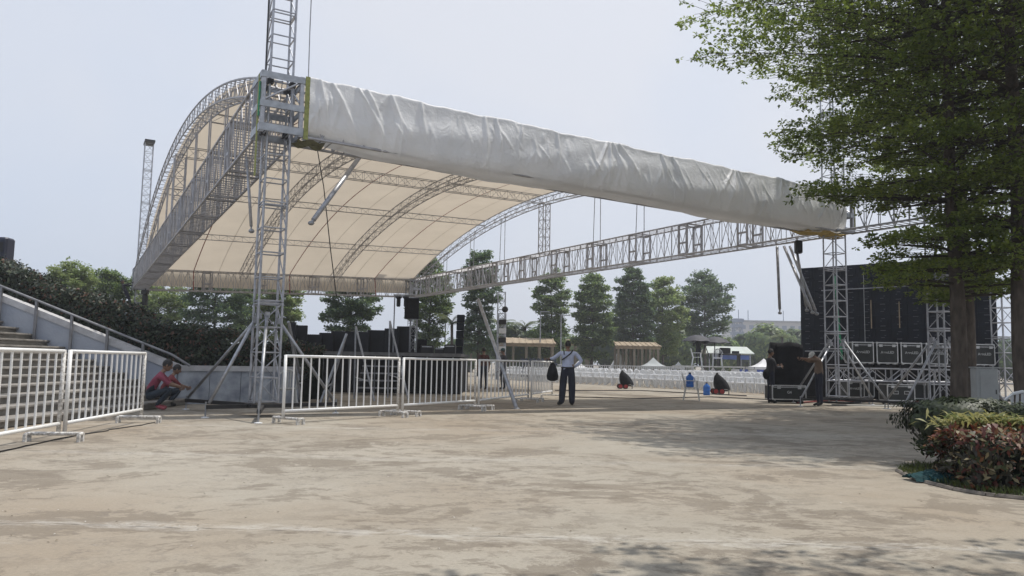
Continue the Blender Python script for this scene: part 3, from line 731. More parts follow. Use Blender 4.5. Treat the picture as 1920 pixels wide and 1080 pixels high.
leafcloud('low_twigs', C, np.tile([0, -1., .3], (420, 1)), .055, SHR, b, 63, .5, None, .8, None, world=False)['kind'] = 'stuff'
bush('clipped_shrub', 'dark shrub beside the white plastic chair at the right edge', 'shrub', (6.9, 9.9, .42), (.75, .55, .33), 5000, .06, SHR, [4, 1], 64, boxy=.6)
CRO = [leafmat('croton_dark', (.028, .024, .016), (.05, .045, .025), .2, 5), leafmat('croton_maroon', (.085, .02, .016), (.14, .04, .026), .3, 5), leafmat('croton_green', (.04, .06, .02), (.09, .10, .04), .3, 5),
       leafmat('croton_orange', (.17, .07, .03), (.24, .11, .05), .3, 5), leafmat('croton_pale', (.26, .21, .11), (.34, .29, .17), .3, 5)]
def croton(label, c, r, n, seed, w_top, w_low):
    rg = np.random.default_rng(seed); t = thing('croton_bush', label, 'shrub', (c[0], c[1], 0), 0, 'croton bushes')
    P = rg.uniform(-1, 1, (n, 3)); e = rg.integers(0, 3, n); s = np.sign(P[np.arange(n), e]); P[np.arange(n), e] = s * (1 - .3 * rg.random(n) ** 2)
    Pw = P * np.array(r); Pw[:, 0] += .06 * np.sin(P[:, 2] * 5 + P[:, 1] * 3); Pw[:, 2] += r[2] + .05 * np.sin(P[:, 0] * 6) * np.sin(P[:, 1] * 5)
    d = P.copy(); d[:, 2] = np.maximum(d[:, 2], .1); top = Pw[:, 2] > r[2] * 1.45
    for nm, k, w in (('upper_leaves', top, w_top), ('lower_leaves', ~top, w_low)):
        leafcloud(nm, Pw[k], d[k] + [0, -.2, .4], .085, CRO, t, seed + 3, .36, w, .7, d[k] * .6 + [0, 0, .35], world=False)
    MB().bevbox((0, 0, r[2] * .9), (r[0] * 1.55, r[1] * 1.55, r[2] * 1.6), .1).build('shade_core', CORE, t, True)  # solid block behind the leaves, painted dark as inner shade
    for k in range(6): MB().tube((rg.uniform(-.7, .7) * r[0], rg.uniform(-.8, .2) * r[1], 0), (rg.uniform(-.5, .5) * r[0], 0, r[2]), .012, 5).build('stem', LIGHTBARK, t)
    return t
croton('red and green croton bush at the near end of the planting bed', (5.0, 7.85, 0), (.52, .42, .265), 3600, 71, [1.2, 4, 1.2, 2.2, .8], [6, 1.4, 2, .5, .7])
croton('croton bush with orange red top, cut by the right picture edge', (6.0, 7.9, 0), (.5, .5, .285), 3600, 74, [1.2, 4, 1, 3, .8], [6, 1.6, 2, .5, .6])
YEL = [leafmat('yellow_blade', (.25, .24, .08), (.36, .34, .14), .4, 6), leafmat('yellow_green_blade', (.12, .16, .05), (.20, .22, .08), .4, 6)]
rg = np.random.default_rng(81); t = thing('yellow_spiky_plant', 'yellow green spiky plant above the red croton', 'plant', (5.28, 8.55, 0))
n_ = 1500; az = rg.random(n_) * 6.283; o = rg.normal(0, 1, (n_, 3)) * [.24, .12, .03] + [-.12, -.15, .56]; d = np.stack([np.cos(az), np.sin(az), rg.uniform(.1, 1.3, n_)], 1)
leafcloud('blades', o, np.stack([-np.cos(az) * .6, -np.sin(az) * .6, np.ones(n_)], 1), .15, YEL, t, 82, .17, [3, 2], .2, d, world=False)
for k in range(7): MB().tube((rg.uniform(-.25, .25), rg.uniform(-.1, .1), 0), (rg.uniform(-.3, .3), rg.uniform(-.1, .1), .58), .014, 5).build('stem', LIGHTBARK, t)
# teal net thrown on the bed
NET = mat('teal_shade_net', (.016, .055, .062), .85, 0, .4, 14, .6, 40, .2, transl=.15)
P = []
c0 = G(1752, 900)
for i in range(34):
    row = []
    for j in range(14):
        s, q = i / 33, j / 13; x = -.32 + .95 * s; y = -.10 - .18 * s + .30 * (q - .5); hgt = (.10 * math.exp(-((s - .3) / .2) ** 2) + .035) * math.sin(math.pi * q) ** .6 + .012 * math.sin(i * 1.1 + j * 1.7) * math.sin(math.pi * q)
        row.append((c0.x + x, c0.y + y, .016 + max(0, hgt) * (1 - .6 * s)))
    P.append(row)
tag(MB().grid(P).build('shade_net', NET, None, True), 'crumpled teal shade net lying on the edge of the planting bed', 'net')
# grey utility cabinet, cloth heap
uc = thing('utility_cabinet', 'pale grey utility cabinet behind the tree trunk', 'cabinet', (10.95, 17.9, 0), -.2)
CAB = mat('cabinet_grey', (.30, .32, .33), .6, 0, .1, 3)
MB().box((0, 0, .05), (.5, .4, .1)).build('plinth', CONC, uc); MB().bevbox((0, 0, .66), (.46, .36, 1.1), .012).build('body', CAB, uc)
d_ = MB().box((.03, -.186, .66), (.36, .012, 1.0)).build('door', CAB, uc); MB().box((.17, -.197, .68), (.02, .012, .1)).build('handle', STEELB, d_); MB().box((0, 0, 1.23), (.5, .4, .03)).build('lid', CAB, uc)
P = [[(6.55 + .55 * (i / 15 - .5), 10.9 + .5 * (j / 11 - .5), .02 + .62 * math.sin(math.pi * i / 15) ** .8 * math.sin(math.pi * j / 11) ** .7 * (1 + .15 * math.sin(i * 1.7 + j * 2.1))) for i in range(16)] for j in range(12)]
tag(MB().grid(P).build('cloth_heap', GREYPL, None, True), 'heap of pale cloth behind the clipped shrub', 'cloth')

# ============================================================ PLASTIC CHAIRS
def chair_mesh(detail=True):
    m = MB()
    def seat(z): m.bevbox((0, 0, z), (.44, .42, .025), .01)
    seat(.43); m.box((0, -.205, .405), (.40, .012, .05))
    for sx in (-1, 1):
        for y0, y1, top in ((-.19, -.25, .64), (.19, .27, .44)):
            m.prism([(sx * .21, y0 - .02, .44), (sx * .21, y0 + .025, .44), (sx * .255, y1 + .02, 0), (sx * .255, y1 - .015, 0)], (-sx * .03, 0, 0))
        m.prism([(sx * .235, -.2, .44), (sx * .235, -.16, .44), (sx * .25, -.16, .65), (sx * .25, -.2, .65)], (-sx * .025, 0, 0))
        m.bevbox((sx * .245, 0, .655), (.05, .44, .022), .008)
        m.path([(sx * .2, .2, .43), (sx * .225, .245, .62), (sx * .19, .29, .78), (sx * .10, .305, .86)], [.022, .022, .02, .018], 5)
    m.path([(-.11, .305, .855), (0, .31, .885), (.11, .305, .855)], .022, 5)
    for x in ((-.12, -.06, 0, .06, .12) if detail else (-.1, 0, .1)):
        m.prism([(x - .017, .20, .44), (x + .017, .20, .44), (x + .017, .30, .86), (x - .017, .30, .86)], (0, .012, 0))
    return m
CH1 = chair_mesh(True).mesh('plastic_chair', WHITEPL); CH2 = chair_mesh(True).mesh('plastic_chair_grey', GREYPL)
A = G(1452, 739); B_ = G(1078, 719); dr = (B_ - A).normalized(); pn = Vector((-dr.y, dr.x, 0))
if pn.x < 0: pn = -pn
rz_ch = math.atan2(pn.y, pn.x) - math.pi / 2; cnt = 0; rg = np.random.default_rng(91)
for r_ in range(6):
    for k in range(-4 if r_ else 0, 42):
        if cnt >= 270: break
        p = A + dr * (k * .56 + rg.normal(0, .02)) + pn * (r_ * 1.0 + rg.normal(0, .03)); px = 960 + FOC * p.x / p.y
        if px > 1500 or px < 930: continue
        o = link('plastic_chair', CH1, None, p, rz_ch + rg.normal(0, .05)); cnt += 1
        if r_ == 0: tag(o, 'white plastic chair in the front row of the audience seating', 'chair', 'front row of audience chairs')
        else: tag(o, 'white plastic chair in the packed rows behind the front row', 'chair', 'rear rows of audience chairs')
tag(link('plastic_chair', CH2, None, G(1297, 751), R(75)), 'grey white plastic chair with a blue water jug on it', 'chair')
tag(link('plastic_chair', CH1, None, (6.95, 10.65, .0), R(160)), 'white plastic chair beside the tree trunk at the right edge', 'chair')
tag(link('plastic_chair', CH2, None, (-5.35, 18.6, 0), R(200)), 'white plastic chair behind the near tower, seen through the barrier', 'chair')
def jug(loc, label, s=1., rz=0):
    t = thing('water_jug', label, 'jug', loc, rz)
    MB().lathe((0, 0, 0), [(.12 * s, .0), (.135 * s, .02 * s), (.135 * s, .10 * s), (.125 * s, .12 * s), (.135 * s, .14 * s), (.135 * s, .24 * s), (.125 * s, .26 * s), (.135 * s, .28 * s), (.13 * s, .36 * s), (.05 * s, .43 * s), (.04 * s, .47 * s)], 14).build('body', BLUEJ, t, True)
    MB().lathe((0, 0, 0), [(.045 * s, .462 * s), (.045 * s, .50 * s), (.03 * s, .51 * s)], 10).build('cap', DARKCAP, t)
    MB().path([(.13 * s, 0, .18 * s), (.17 * s, 0, .2 * s), (.17 * s, 0, .3 * s), (.13 * s, 0, .33 * s)], .013 * s, 5).build('handle', BLUEJ, t)
cp = G(1297, 751); jug((cp.x - .06, cp.y, .443), 'blue water jug standing on the lone plastic chair', .95); jug(G(1325, 741), 'blue water jug standing on the ground beside the lone chair', 1.0, .5)
def cart(loc, label, s=1.):
    t = thing('covered_cart', label, 'cart', loc, 0, 'covered carts')
    P = []
    for j in range(9):
        q = j / 8; row = []
        for i in range(17):
            th = 2 * math.pi * i / 16; rx = .26 * (1 - q * q) ** .7 + .06; x = .10 * (1 - q) - .02 - .14 * q + rx * math.cos(th) * (1 + .07 * math.sin(5 * th + q * 3)); y = (.23 * (1 - q * q) ** .7 + .05) * math.sin(th) * (1 + .07 * math.sin(4 * th))
            row.append((x * s, y * s, (.20 + .62 * q + .02 * math.sin(th * 3)) * s))
        P.append(row)
    MB().grid(P).build('black_cover', BLACKC, t, True); MB().ell((-.16 * s, 0, .84 * s), (.06 * s, .06 * s, .07 * s), 8, 6).build('lamp_head', STEELB, t)
    MB().box((0, 0, .16 * s), (.5 * s, .3 * s, .06 * s)).build('chassis', STEELB, t)
    for x, y in ((-.28, -.2), (-.02, -.2), (-.28, .2), (-.02, .2)):
        w = MB(); c = Vector((x * s, y * s, .12 * s)); w.tube(c - Vector((0, .035, 0)), c + Vector((0, .035, 0)), .12 * s, 12); wo_ = w.build('wheel', RUBBER, t)
        MB().tube(c - Vector((0, .042, 0)), c + Vector((0, .042, 0)), .095 * s, 10).build('rim', REDW, wo_)
    MB().tube((.30 * s, -.1, 0), (.30 * s, -.1, .25 * s), .02, 6).build('rear_leg', STEELB, t)
cart(G(1173, 729), 'black covered cart with red wheels, left one of two before the chairs', .98); cart(G(1352, 739), 'black covered cart with red wheels, right one beside the blue jug', .98)

# ============================================================ CROWD BARRIERS
def barrier(p0, p1, nb, label, foot0=True, foot1=True, H=1.215):
    p0, p1 = Vector(p0), Vector(p1); d = p1 - p0; Ln = d.length; d.normalize(); t = thing('crowd_barrier', label, 'barrier', p0, math.atan2(d.y, d.x), 'white crowd barriers')
    MB().tube((0, 0, H - .025), (Ln, 0, H - .025), .025, 10).build('top_rail', WHITEP, t, True); MB().tube((0, 0, .225), (Ln, 0, .225), .025, 10).build('bottom_rail', WHITEP, t, True)
    for k in (0, 1): MB().tube((k * Ln, 0, .09), (k * Ln, 0, H - .004), .027, 10).build('end_post', CHIP if k else WHITEP, t, True)
    bm_ = MB().tube((0, 0, .23), (0, 0, H - .03), .0145, 8, cap=False).mesh('bar', WHITEP, True)
    for k in range(nb): link('bar', bm_, t, ((k + 1) * Ln / (nb + 1), 0, 0))
    for k, on in ((0, foot0), (1, foot1)):
        if not on: continue
        x = (.06 if k == 0 else Ln - .06); f = MB(); f.tube((x, -.34, .10), (x, .34, .10), .026, 8)
        for y in (-.33, .33): f.box((x, y, .05), (.05, .035, .1)); f.box((x + (.12 if k == 0 else -.12), y, .05), (.045, .035, .1)); f.tube((x, y, .10), (x + (.12 if k == 0 else -.12), y, .10), .02, 6)
        f.build('foot', CHIP, t)
    cl = MB().box((Ln, 0, .78), (.06, .03, .05)).build('hook', CHIP, t)
    return t
q1 = G(110, 826); q2 = G(264, 792); dd = (q2 - G(118, 826)).normalized()
barrier(q1 - Vector((-.13, 1, 0)).normalized() * 3.0, q1 - dd * .03, 12, 'white tubular barrier at the left picture edge', True, True)
barrier(G(120, 825), q2, 13, 'white tubular barrier in front of the stairs, ending beside the crouching pair', False, True)
barrier(G(530, 795), G(745, 781), 14, 'white tubular barrier nearest the near tower base')
barrier(G(754, 780), G(890, 769), 13, 'white tubular barrier in front of the black stage skirt')
barrier(G(897, 768), G(990, 754), 13, 'white tubular barrier with the leaning pole crossing it')
barrier(G(996, 753), G(1035, 746), 12, 'white tubular barrier next to the man in the blue shirt')
lp = thing('leaning_pole', 'long silver pole leaning behind the barriers', 'pole', G(968, 767))
o = MB().tube(G(968, 767) + Vector((0, 0, .03)), D(897, 562, 22.5), .05, 10).build('tube', ALU, lp, True, True)
MB().lathe((0, 0, 0), [(.09, 0), (.09, .015), (.04, .05)], 10).build('foot', ALUD, lp)
# cables on the plaza
def cable(pts, label, r=.012, m=None, seed=0):
    rg = np.random.default_rng(seed); P = []
    for i in range(len(pts) - 1):
        a, b = Vector(pts[i]), Vector(pts[i + 1]); k = max(2, int((b - a).length / .25))
        for j in range(k): P.append(a.lerp(b, j / k) + Vector((rg.normal(0, .02), rg.normal(0, .03), 0)))
    P.append(Vector(pts[-1]))
    for p in P: p.z = r + .002
    tag(MB().path(P, r, 5).build('ground_cable', m or STEELB), label, 'cable', 'cables on the ground')
cable([G(-20, 852), G(120, 822), G(290, 793)], 'thin dark cable on the ground at the foot of the left barriers', .008, seed=1)
REDC = mat('red_cable', (.16, .02, .02), .6)
cable([G(1495, 757), G(1560, 752), G(1620, 755), G(1700, 753), G(1745, 757)], 'dark red cable lying across the foot of the right towers', .03, REDC, 2)
cable([G(1530, 755), G(1590, 758), G(1650, 752), G(1740, 760)], 'black cable bundle lying at the foot of the right towers', .035, None, 3)
cable([G(1560, 760), G(1640, 762), G(1720, 763)], 'pale cable running nearest the camera by the right towers', .02, GREYPL, 4)
cable([G(1060, 745), G(1200, 748), G(1330, 745), G(1440, 750)], 'black cable crossing the plaza in front of the audience chairs', .018, None, 5)
cable([G(1040, 733), G(1200, 733), G(1400, 743)], 'black cable near the front row of chairs', .02, None, 6)

# dry leaves and grit on the concrete
rg = np.random.default_rng(120); n_ = 380; C = np.stack([rg.uniform(-5, 7, n_), rg.uniform(3.2, 14, n_) , np.full(n_, .006)], 1)
k = np.ones(n_, bool)
tag(leafcloud('ground_litter', C[k], np.tile([0, 0, 1.], (k.sum(), 1)), .02, [mat('dry_leaf_litter', (.10, .075, .045), .9, 0, .3, 8), mat('pale_grit', (.42, .40, .37), .9)], None, 121, .6, [3, 2], .12), 'dry leaf bits and grit scattered on the concrete', 'litter', kind='stuff')
# ============================================================ STAGE (left of centre)
stg = thing('stage_platform', 'black skirted stage platform behind the barriers', 'stage', (-5, 28, 0))
SX0, SX1, SY0, SY1, SZ = -8.6, -1.75, 26.9, 31.5, 1.42
MB().box(((SX0 + SX1) / 2, (SY0 + SY1) / 2, SZ - .05), (SX1 - SX0, SY1 - SY0, .1)).build('deck', mat('worn_stage_deck', (.05, .05, .052), .7, 0, .3, 3), stg, world=True)
MB().box(((SX0 + SX1) / 2, SY0 - .03, SZ - .06), (SX1 - SX0 + .06, .04, .12)).build('deck_edge', mat('grey_deck_edge', (.14, .14, .14), .5, .4, .2, 6), stg, world=True)
def curtain(x0, x1, y, z0, z1, m, parent, nm, fq=9., am=.035):
    n = int((x1 - x0) * 14); P = [[(x0 + (x1 - x0) * i / n, y + am * math.sin(i * .62 + .8 * math.sin(i * .17)), z) for i in range(n + 1)] for z in (z0, (z0 + z1) / 2, z1)]
    return MB().grid(P).build(nm, m, parent, True, True)
curtain(SX0, SX1, SY0 + .06, .02, SZ - .12, BLACKC, stg, 'front_skirt')
P = [[(SX1 + .02 * math.sin(i * .7), SY0 + .1 + (SY1 - SY0) * i / 30, z) for i in range(31)] for z in (.02, SZ - .12)]
MB().grid(P).build('side_skirt', BLACKC, stg, True, True)
for k in range(8): MB().tube((SX0 + .3 + k * .9, SY0 - .08, 0), (SX0 + .3 + k * .9, SY0 - .08, SZ - .13), .022, 6).build('leg', ALUD, stg, world=True)
ss = thing('stage_steps', 'grey metal steps leading up to the black stage', 'steps', (-4.35, 26.2, 0))
for k in range(5): MB().box((-4.35, 25.45 + k * .27, (k + 1) * .235), (1.3, .28, .045)).build('tread', ALUD, ss, world=True)
for s in (-.68, .68): MB().prism([(-4.35 + s, 25.3, .02), (-4.35 + s, 25.5, .02), (-4.35 + s, 26.75, 1.12), (-4.35 + s, 26.75, 1.28)], (.03, 0, 0)).build('stringer', STEELB, ss, world=True)
# black cases and flats standing along the stage
for i, (x0, x1, yt, Y) in enumerate([(543, 551, 604, 28.2), (552, 573, 610, 28.6), (574, 600, 627, 29), (601, 622, 624, 29.2), (623, 652, 621, 29.5), (653, 690, 622, 29.4), (691, 722, 619, 29.7), (723, 745, 616, 29.6), (746, 775, 612, 29.9)]):
    zt = D((x0 + x1) / 2, yt, Y).z; xa, xb = D(x0, 640, Y).x, D(x1, 640, Y).x
    t = thing('stage_flat', ('tall narrow black flat leaning at the left end of the stage', 'black flat beside the tall narrow one on stage', 'first low black panel right of the gap on stage', 'second low black panel right of the gap on stage',
        'third low black panel on stage, left of the pole', 'wide black panel below the dark tree on stage', 'black panel right of the dark tree on stage', 'black panel second from the speaker stand', 'black panel next to the speaker stand')[i], 'panel', ((xa + xb) / 2, Y, SZ), 0, 'black panels standing on the stage')
    MB().bevbox((0, 0, (zt - SZ) / 2), (xb - xa + .10, .12, zt - SZ), .015).build('board', BLACKP, t); MB().box((0, .35, .03), (.08, .6, .06)).build('foot', STEELB, t); MB().tube((0, .62, .05), (0, .06, (zt - SZ) * .8), .018, 5).build('brace', STEELB, t)
def aframe(p0, top, foot, label, r=.03):
    t = thing('stage_brace', label, 'brace', p0, 0, 'metal braces in front of the stage'); p0, top, foot = Vector(p0), Vector(top), Vector(foot)
    MB().tube(p0, top, r * .8, 6).build('upright', ALUD, t, world=True); MB().tube(top, foot, r, 6).build('raker', ALUD, t, world=True); MB().tube(p0.lerp(top, .3), foot.lerp(top, .25), r * .6, 6).build('tie', ALUD, t, world=True)
gz = G(664, 748); aframe(gz, D(667, 612, gz.y), G(702, 752), 'grey brace frame below the dark tree, left of the stage steps')
gz = G(727, 746); aframe(gz, D(731, 602, gz.y), G(766, 750), 'grey brace frame right of the stage steps')
gz = G(600, 758); aframe(G(612, 757), D(650, 626, 19.5), G(598, 762), 'dark pole pair leaning behind the near barrier', .035)
gz = G(545, 770); aframe(G(566, 764), D(541, 604, 17.2), G(572, 748), 'grey lattice leg standing right of the near tower', .035)
# loudspeakers
def speaker(label, loc, w, d, h, rz=0, stand=0.):
    t = thing('loudspeaker', label, 'speaker', loc, rz)
    MB().prism([(-w / 2, -d / 2, stand), (w / 2, -d / 2, stand), (w * .36, d / 2, stand), (-w * .36, d / 2, stand)], (0, 0, h)).build('cabinet', BLACKP, t)
    MB().box((0, -d / 2 - .012, stand + h / 2), (w * .9, .02, h * .92)).build('grille', BLACKC, t)
    return t
sp = D(770, 598, 29.0)
spk = speaker('black loudspeaker hoisted on the lattice stand above the stage', (sp.x, 29.0, 0), .54, .5, .78, .25, sp.z)
st_ = thing('speaker_stand', 'slim lattice stand carrying the hoisted loudspeaker', 'stand', (sp.x + .12, 29.0, SZ))
truss(MB(), (0, 0, .04), (0, 0, sp.z - SZ - .01), .24, .24, .3, .02, .01, side=(1, 0, 0), n=4).build('lattice', ALUD, st_); MB().box((0, 0, .02), (.6, .6, .04)).build('base', STEELB, st_)
s2 = D(791, 656, 28.6); speaker('low black loudspeaker on the stage deck beside the lattice stand', (s2.x, 28.6, SZ), .36, .4, .52, .1)
s3 = D(747, 575, 29.4)
lm = thing('stage_lamp', 'black stage lamps hung left of the hoisted loudspeaker', 'lamp', (s3.x, 29.4, s3.z))
for dx in (0, .28): MB().lathe((dx, 0, 0), [(.06, .0), (.08, .05), (.08, .3), (.12, .34), (.12, .4)], 8).build('lamp_can', STEELB, lm)
MB().tube((-.2, 0, .45), (.6, 0, .45), .025, 6).build('crossbar', ALUD, lm); MB().tube((-.15, 0, .45), (-.15, 0, SZ - s3.z), .025, 6).build('stand_pole', ALUD, lm)
c_ = D(861, 655, 30.4)
la = thing('speaker_column', 'tall narrow black loudspeaker column at the right end of the stage', 'speaker', (c_.x, 30.4, SZ))
hcol = (D(861, 590, 30.4).z - SZ) / 5
for k in range(5): MB().bevbox((.01 * k, 0, hcol * (k + .5)), (.30, .3, hcol - .015), .02).build('cabinet', LEDB, la)
dk = thing('keyboard_stand', 'dark equipment rack and drum cases at the right end of the stage', 'equipment', (-2.6, 28.3, SZ))
for i, (x, w, h) in enumerate(((-.45, .45, .3), (0, .35, .22), (.38, .4, .34))): MB().bevbox((x, 0, h / 2), (w, .4, h), .02).build('case', STEELB, dk); MB().box((x, -.21, h * .8), (w * .8, .02, .03)).build('edge_strip', CASEE, dk)

# ============================================================ LED WALL, SCAFFOLD, FLIGHT CASES (right)
LA, LB = Vector((11.86, 31.5, 0)), Vector((17.05, 27.0, 0)); dl = (LB - LA).normalized(); rzl = math.atan2(dl.y, dl.x); LW = (LB - LA).length; LH = 4.02
led = thing('video_wall', 'tall black video wall seen from behind, stacked from square cabinets', 'video wall', (LA.x, LA.y, 1.2), rzl)
NC, NR = 12, 8; cw_, chh = LW / NC, LH / NR
m = MB(); m.bevbox((0, 0, 0), (cw_ - .003, .09, chh - .003), .008); m.box((0, -.055, .03), (cw_ * .62, .03, chh * .5))
m.cur = 1; m.tube((-.09, -.085, chh * .33), (.09, -.085, chh * .33), .012, 5); m.tube((-.07, -.085, -chh * .22), (.05, -.085, -chh * .22), .010, 5); m.box((.07, -.073, -chh * .05), (.05, .012, .02)); m.cur = 0
cme = m.mesh('led_cabinet', [LEDB, mat('dull_handle', (.12, .125, .14), .4, .5, .2, 9)]); rg = np.random.default_rng(101)
for i in range(NC):
    for j in range(NR):
        if (i in (0, 1) and j == 0): continue
        o = link('led_cabinet', cme, led, ((i + .5) * cw_, rg.normal(0, .008), (j + .5) * chh)); o.rotation_euler = (0, math.pi if rg.random() < .3 else 0, 0)
MB().box((LW / 2, .06, LH / 2), (LW - .1, .02, LH - .1)).build('light_block_sheet', BLACKC, led)  # added sheet, stops daylight showing through the gaps between cabinets
for x in (.5, 2.2, 4.0, 5.6, LW - .3): MB().box((x, .12, -.1 + LH / 2 - .5), (.06, .06, LH + .9)).build('support_post', STEELB, led); MB().box((x, .12, -.9), (.08, .4, .6)).build('ballast', STEELB, led)
for z, x0, x1 in ((3.05, .9, 6.2), (.62, .2, 6.6)): MB().tube((x0, -.16, z), (x1, -.16, z + .03), .022, 6).build('cross_tube', ALU, led)
for x, z0, z1 in ((2.75, 1.5, 2.6), (3.75, 1.5, 2.5)): MB().box((x, -.13, (z0 + z1) / 2), (.035, .02, z1 - z0)).build('tan_strip', WOODT, led)
MB().box((2.5, -.12, 1.9), (.018, .018, 3.6)).build('signal_cable', CASEE, led)
MB().path([(1.45, -.2, 3.6), (1.55, -.25, 2.0), (1.66, -.2, .2), (1.7, -.2, -.5)], [.03, .04, .045, .045], 6).build('green_sling', GSTRAP, led)
CY = 25.9
bc = thing('black_drape', 'black drape hung below the video wall behind the flight cases', 'drape', (14.5, 28, 0))
P = [[LA.lerp(LB, -.02 + 1.02 * i / 90) + Vector((-.35, -.35 + .04 * math.sin(i * .9 + math.sin(i * .3)), z)) for i in range(91)] for z in (.02, .7, 1.5)]
MB().grid(P).build('drape_cloth', BLACKC, bc, True, True)
pf = thing('case_platform', 'aluminium truss platform carrying the upper row of flight cases', 'platform', (14, CY, 0))
pa, pb = D(1560, 690, CY), D(1862, 697, CY); zt = 1.20
for k in range(5):
    a = pa.lerp(pb, k / 5); b = pa.lerp(pb, (k + 1) / 5); a.z = b.z = zt - .24; a.x += .02; b.x -= .02
    truss(MB(), a, b, .7, .42, .5, .03, .018, n=5).build('platform_truss', ALU, pf, world=True)
for k in range(6):
    a = pa.lerp(pb, k / 5); MB().tube((a.x, CY - .3, 0), (a.x, CY - .3, zt - .46), .03, 6).tube((a.x, CY + .3, 0), (a.x, CY + .3, zt - .46), .03, 6).build('leg', ALUD, pf, world=True)
MB().box(((pa.x + pb.x) / 2, CY, zt + .005), (pb.x - pa.x, .74, .03)).build('deck', STEELB, pf, world=True)
def text_mesh(s, size):
    cu = bpy.data.curves.new('lettering', 'FONT'); cu.body = s; cu.size = size; cu.align_x = 'CENTER'; cu.align_y = 'CENTER'; cu.extrude = .0015; cu.offset = .003
    o = bpy.data.objects.new('lettering_tmp', cu); COL.objects.link(o); dg = bpy.context.evaluated_depsgraph_get()
    me = bpy.data.meshes.new_from_object(o.evaluated_get(dg)); me.name = 'lettering'; me.materials.clear(); me.materials.append(LETTER)
    bpy.data.objects.remove(o); bpy.data.curves.remove(cu); return me
TXT = text_mesh('AeroLED', .115); TXG = text_mesh('G4', .12)
def flight_case(label, loc, w, d, h, rz=0., text=None, wheels=True, handles=0, group='flight cases by the video wall'):
    t = thing('flight_case', label, 'flight case', loc, rz, group); z0 = .12 if wheels else 0; e = .032
    MB().box((0, 0, z0 + h / 2), (w - .012, d - .012, h - .012)).build('body', CASE, t)
    f = MB()
    for sx in (-1, 1):
        for sy in (-1, 1): f.box((sx * (w - e) / 2, sy * (d - e) / 2, z0 + h / 2), (e, e, h - .06))
        for z in (z0 + e / 2, z0 + h - e / 2): f.box((sx * (w - e) / 2, 0, z), (e, d - .06, e))
    for sy in (-1, 1):
        for z in (z0 + e / 2, z0 + h - e / 2, z0 + h * .86): f.box((0, sy * (d - e * (1 if z != z0 + h * .86 else .8)) / 2, z), (w - .06, e, e * (1 if z != z0 + h * .86 else .6)))
    f.build('edging', CASEE, t)
    for sx in (-1, 1):
        for z in (z0 + .03, z0 + h - .03): MB().ell((sx * (w / 2 - .03), -(d / 2 - .03), z), (.04, .04, .04), 8, 5).build('ball_corner', CASEE, t)
    for k in range(2): MB().box(((-1 if k else 1) * w * .3, -d / 2 - .008, z0 + h * .84), (.11, .016, .08)).build('latch', CASEE, t)
    for k in range(handles): 
        hb = MB().box(((k - (handles - 1) / 2) * .36, -d / 2 - .006, z0 + h * .5), (.17, .012, .11)).build('handle_dish', CASEE, t); MB().box((0, -.008, 0), (.13, .012, .075)).build('handle_recess', STEELB, hb).location = ((k - (handles - 1) / 2) * .36, -d / 2 - .006, z0 + h * .5)
    if wheels:
        for sx in (-1, 1):
            for sy in (-1, 1):
                w_ = MB().tube((sx * (w / 2 - .1) - .02, sy * (d / 2 - .1), .05), (sx * (w / 2 - .1) + .02, sy * (d / 2 - .1), .05), .05, 10).build('caster', RUBBER, t); MB().box((sx * (w / 2 - .1), sy * (d / 2 - .1), .105), (.07, .07, .03)).build('caster_plate', CASEE, w_)
    if text is not None:
        o = link('lettering', text, t, (0, -d / 2 - .004, z0 + h * .52)); o.rotation_euler = (math.pi / 2, 0, 0)
    return t
lab = ['upper flight case beside the tower under the tarpaulin', 'second upper flight case from the tarpaulin tower', 'third upper flight case from the tarpaulin tower', 'upper flight case left of the tree trunk, crossed by a brace', 'upper flight case hidden behind the big trunk', 'upper flight case right of the tree trunks']
for i, x in enumerate((1611, 1656, 1701, 1748, 1793, 1836)):
    p = D(x, 680, CY); flight_case(lab[i], (p.x, CY, zt + .021), .715, .62, .70, 0, TXT)
p = G(1608, 752); flight_case('lettered flight case on the floor right of the tarpaulin tower', (p.x, p.y + .4, 0), .62, .6, .62, 0, TXT)
p = G(1636, 752); flight_case('plain dark flight case below the platform, second on the floor', (p.x, p.y + .75, 0), .6, .6, .72)
p = G(1682, 758); flight_case('low flight case with two round handles in front of the platform', (p.x, p.y, 0), .92, .6, .55, 0, None, True, 2)
p = G(1728, 755); flight_case('dark flight case on the floor left of the trunk tower', (p.x, p.y + .5, 0), .75, .6, .62)
p = G(1479, 757); flight_case('wheeled flight case marked with white letters between the two standing men', (p.x, p.y + .3, 0), 1.12, .62, .46, .06, TXG, True, 0)
tc_ = thing('draped_case', 'tall case draped in black cloth behind the wheeled flight case', 'case', (p.x + .36, p.y + 1.35, 0), .05)
P = []
for j in range(12):
    q = j / 11; row = []
    for i in range(41):
        th = 2 * math.pi * i / 40; cx, sy = math.cos(th), math.sin(th); k = max(abs(cx), abs(sy)); w_ = (.46 + .05 * math.sin(q * 3)) / k ** .9; fl = 1 + .05 * math.sin(th * 9 + q * 2) * (1 - q * .6)
        row.append((cx * w_ * fl + .05 * q, sy * w_ * .65 * fl, .02 + 1.93 * q + .05 * math.sin(th * 3) * q))
    P.append(row)
P.append([(.03 + .0 * i, 0, 1.97) for i in range(41)])
MB().grid(P).build('black_drape', BLACKC, tc_, True)

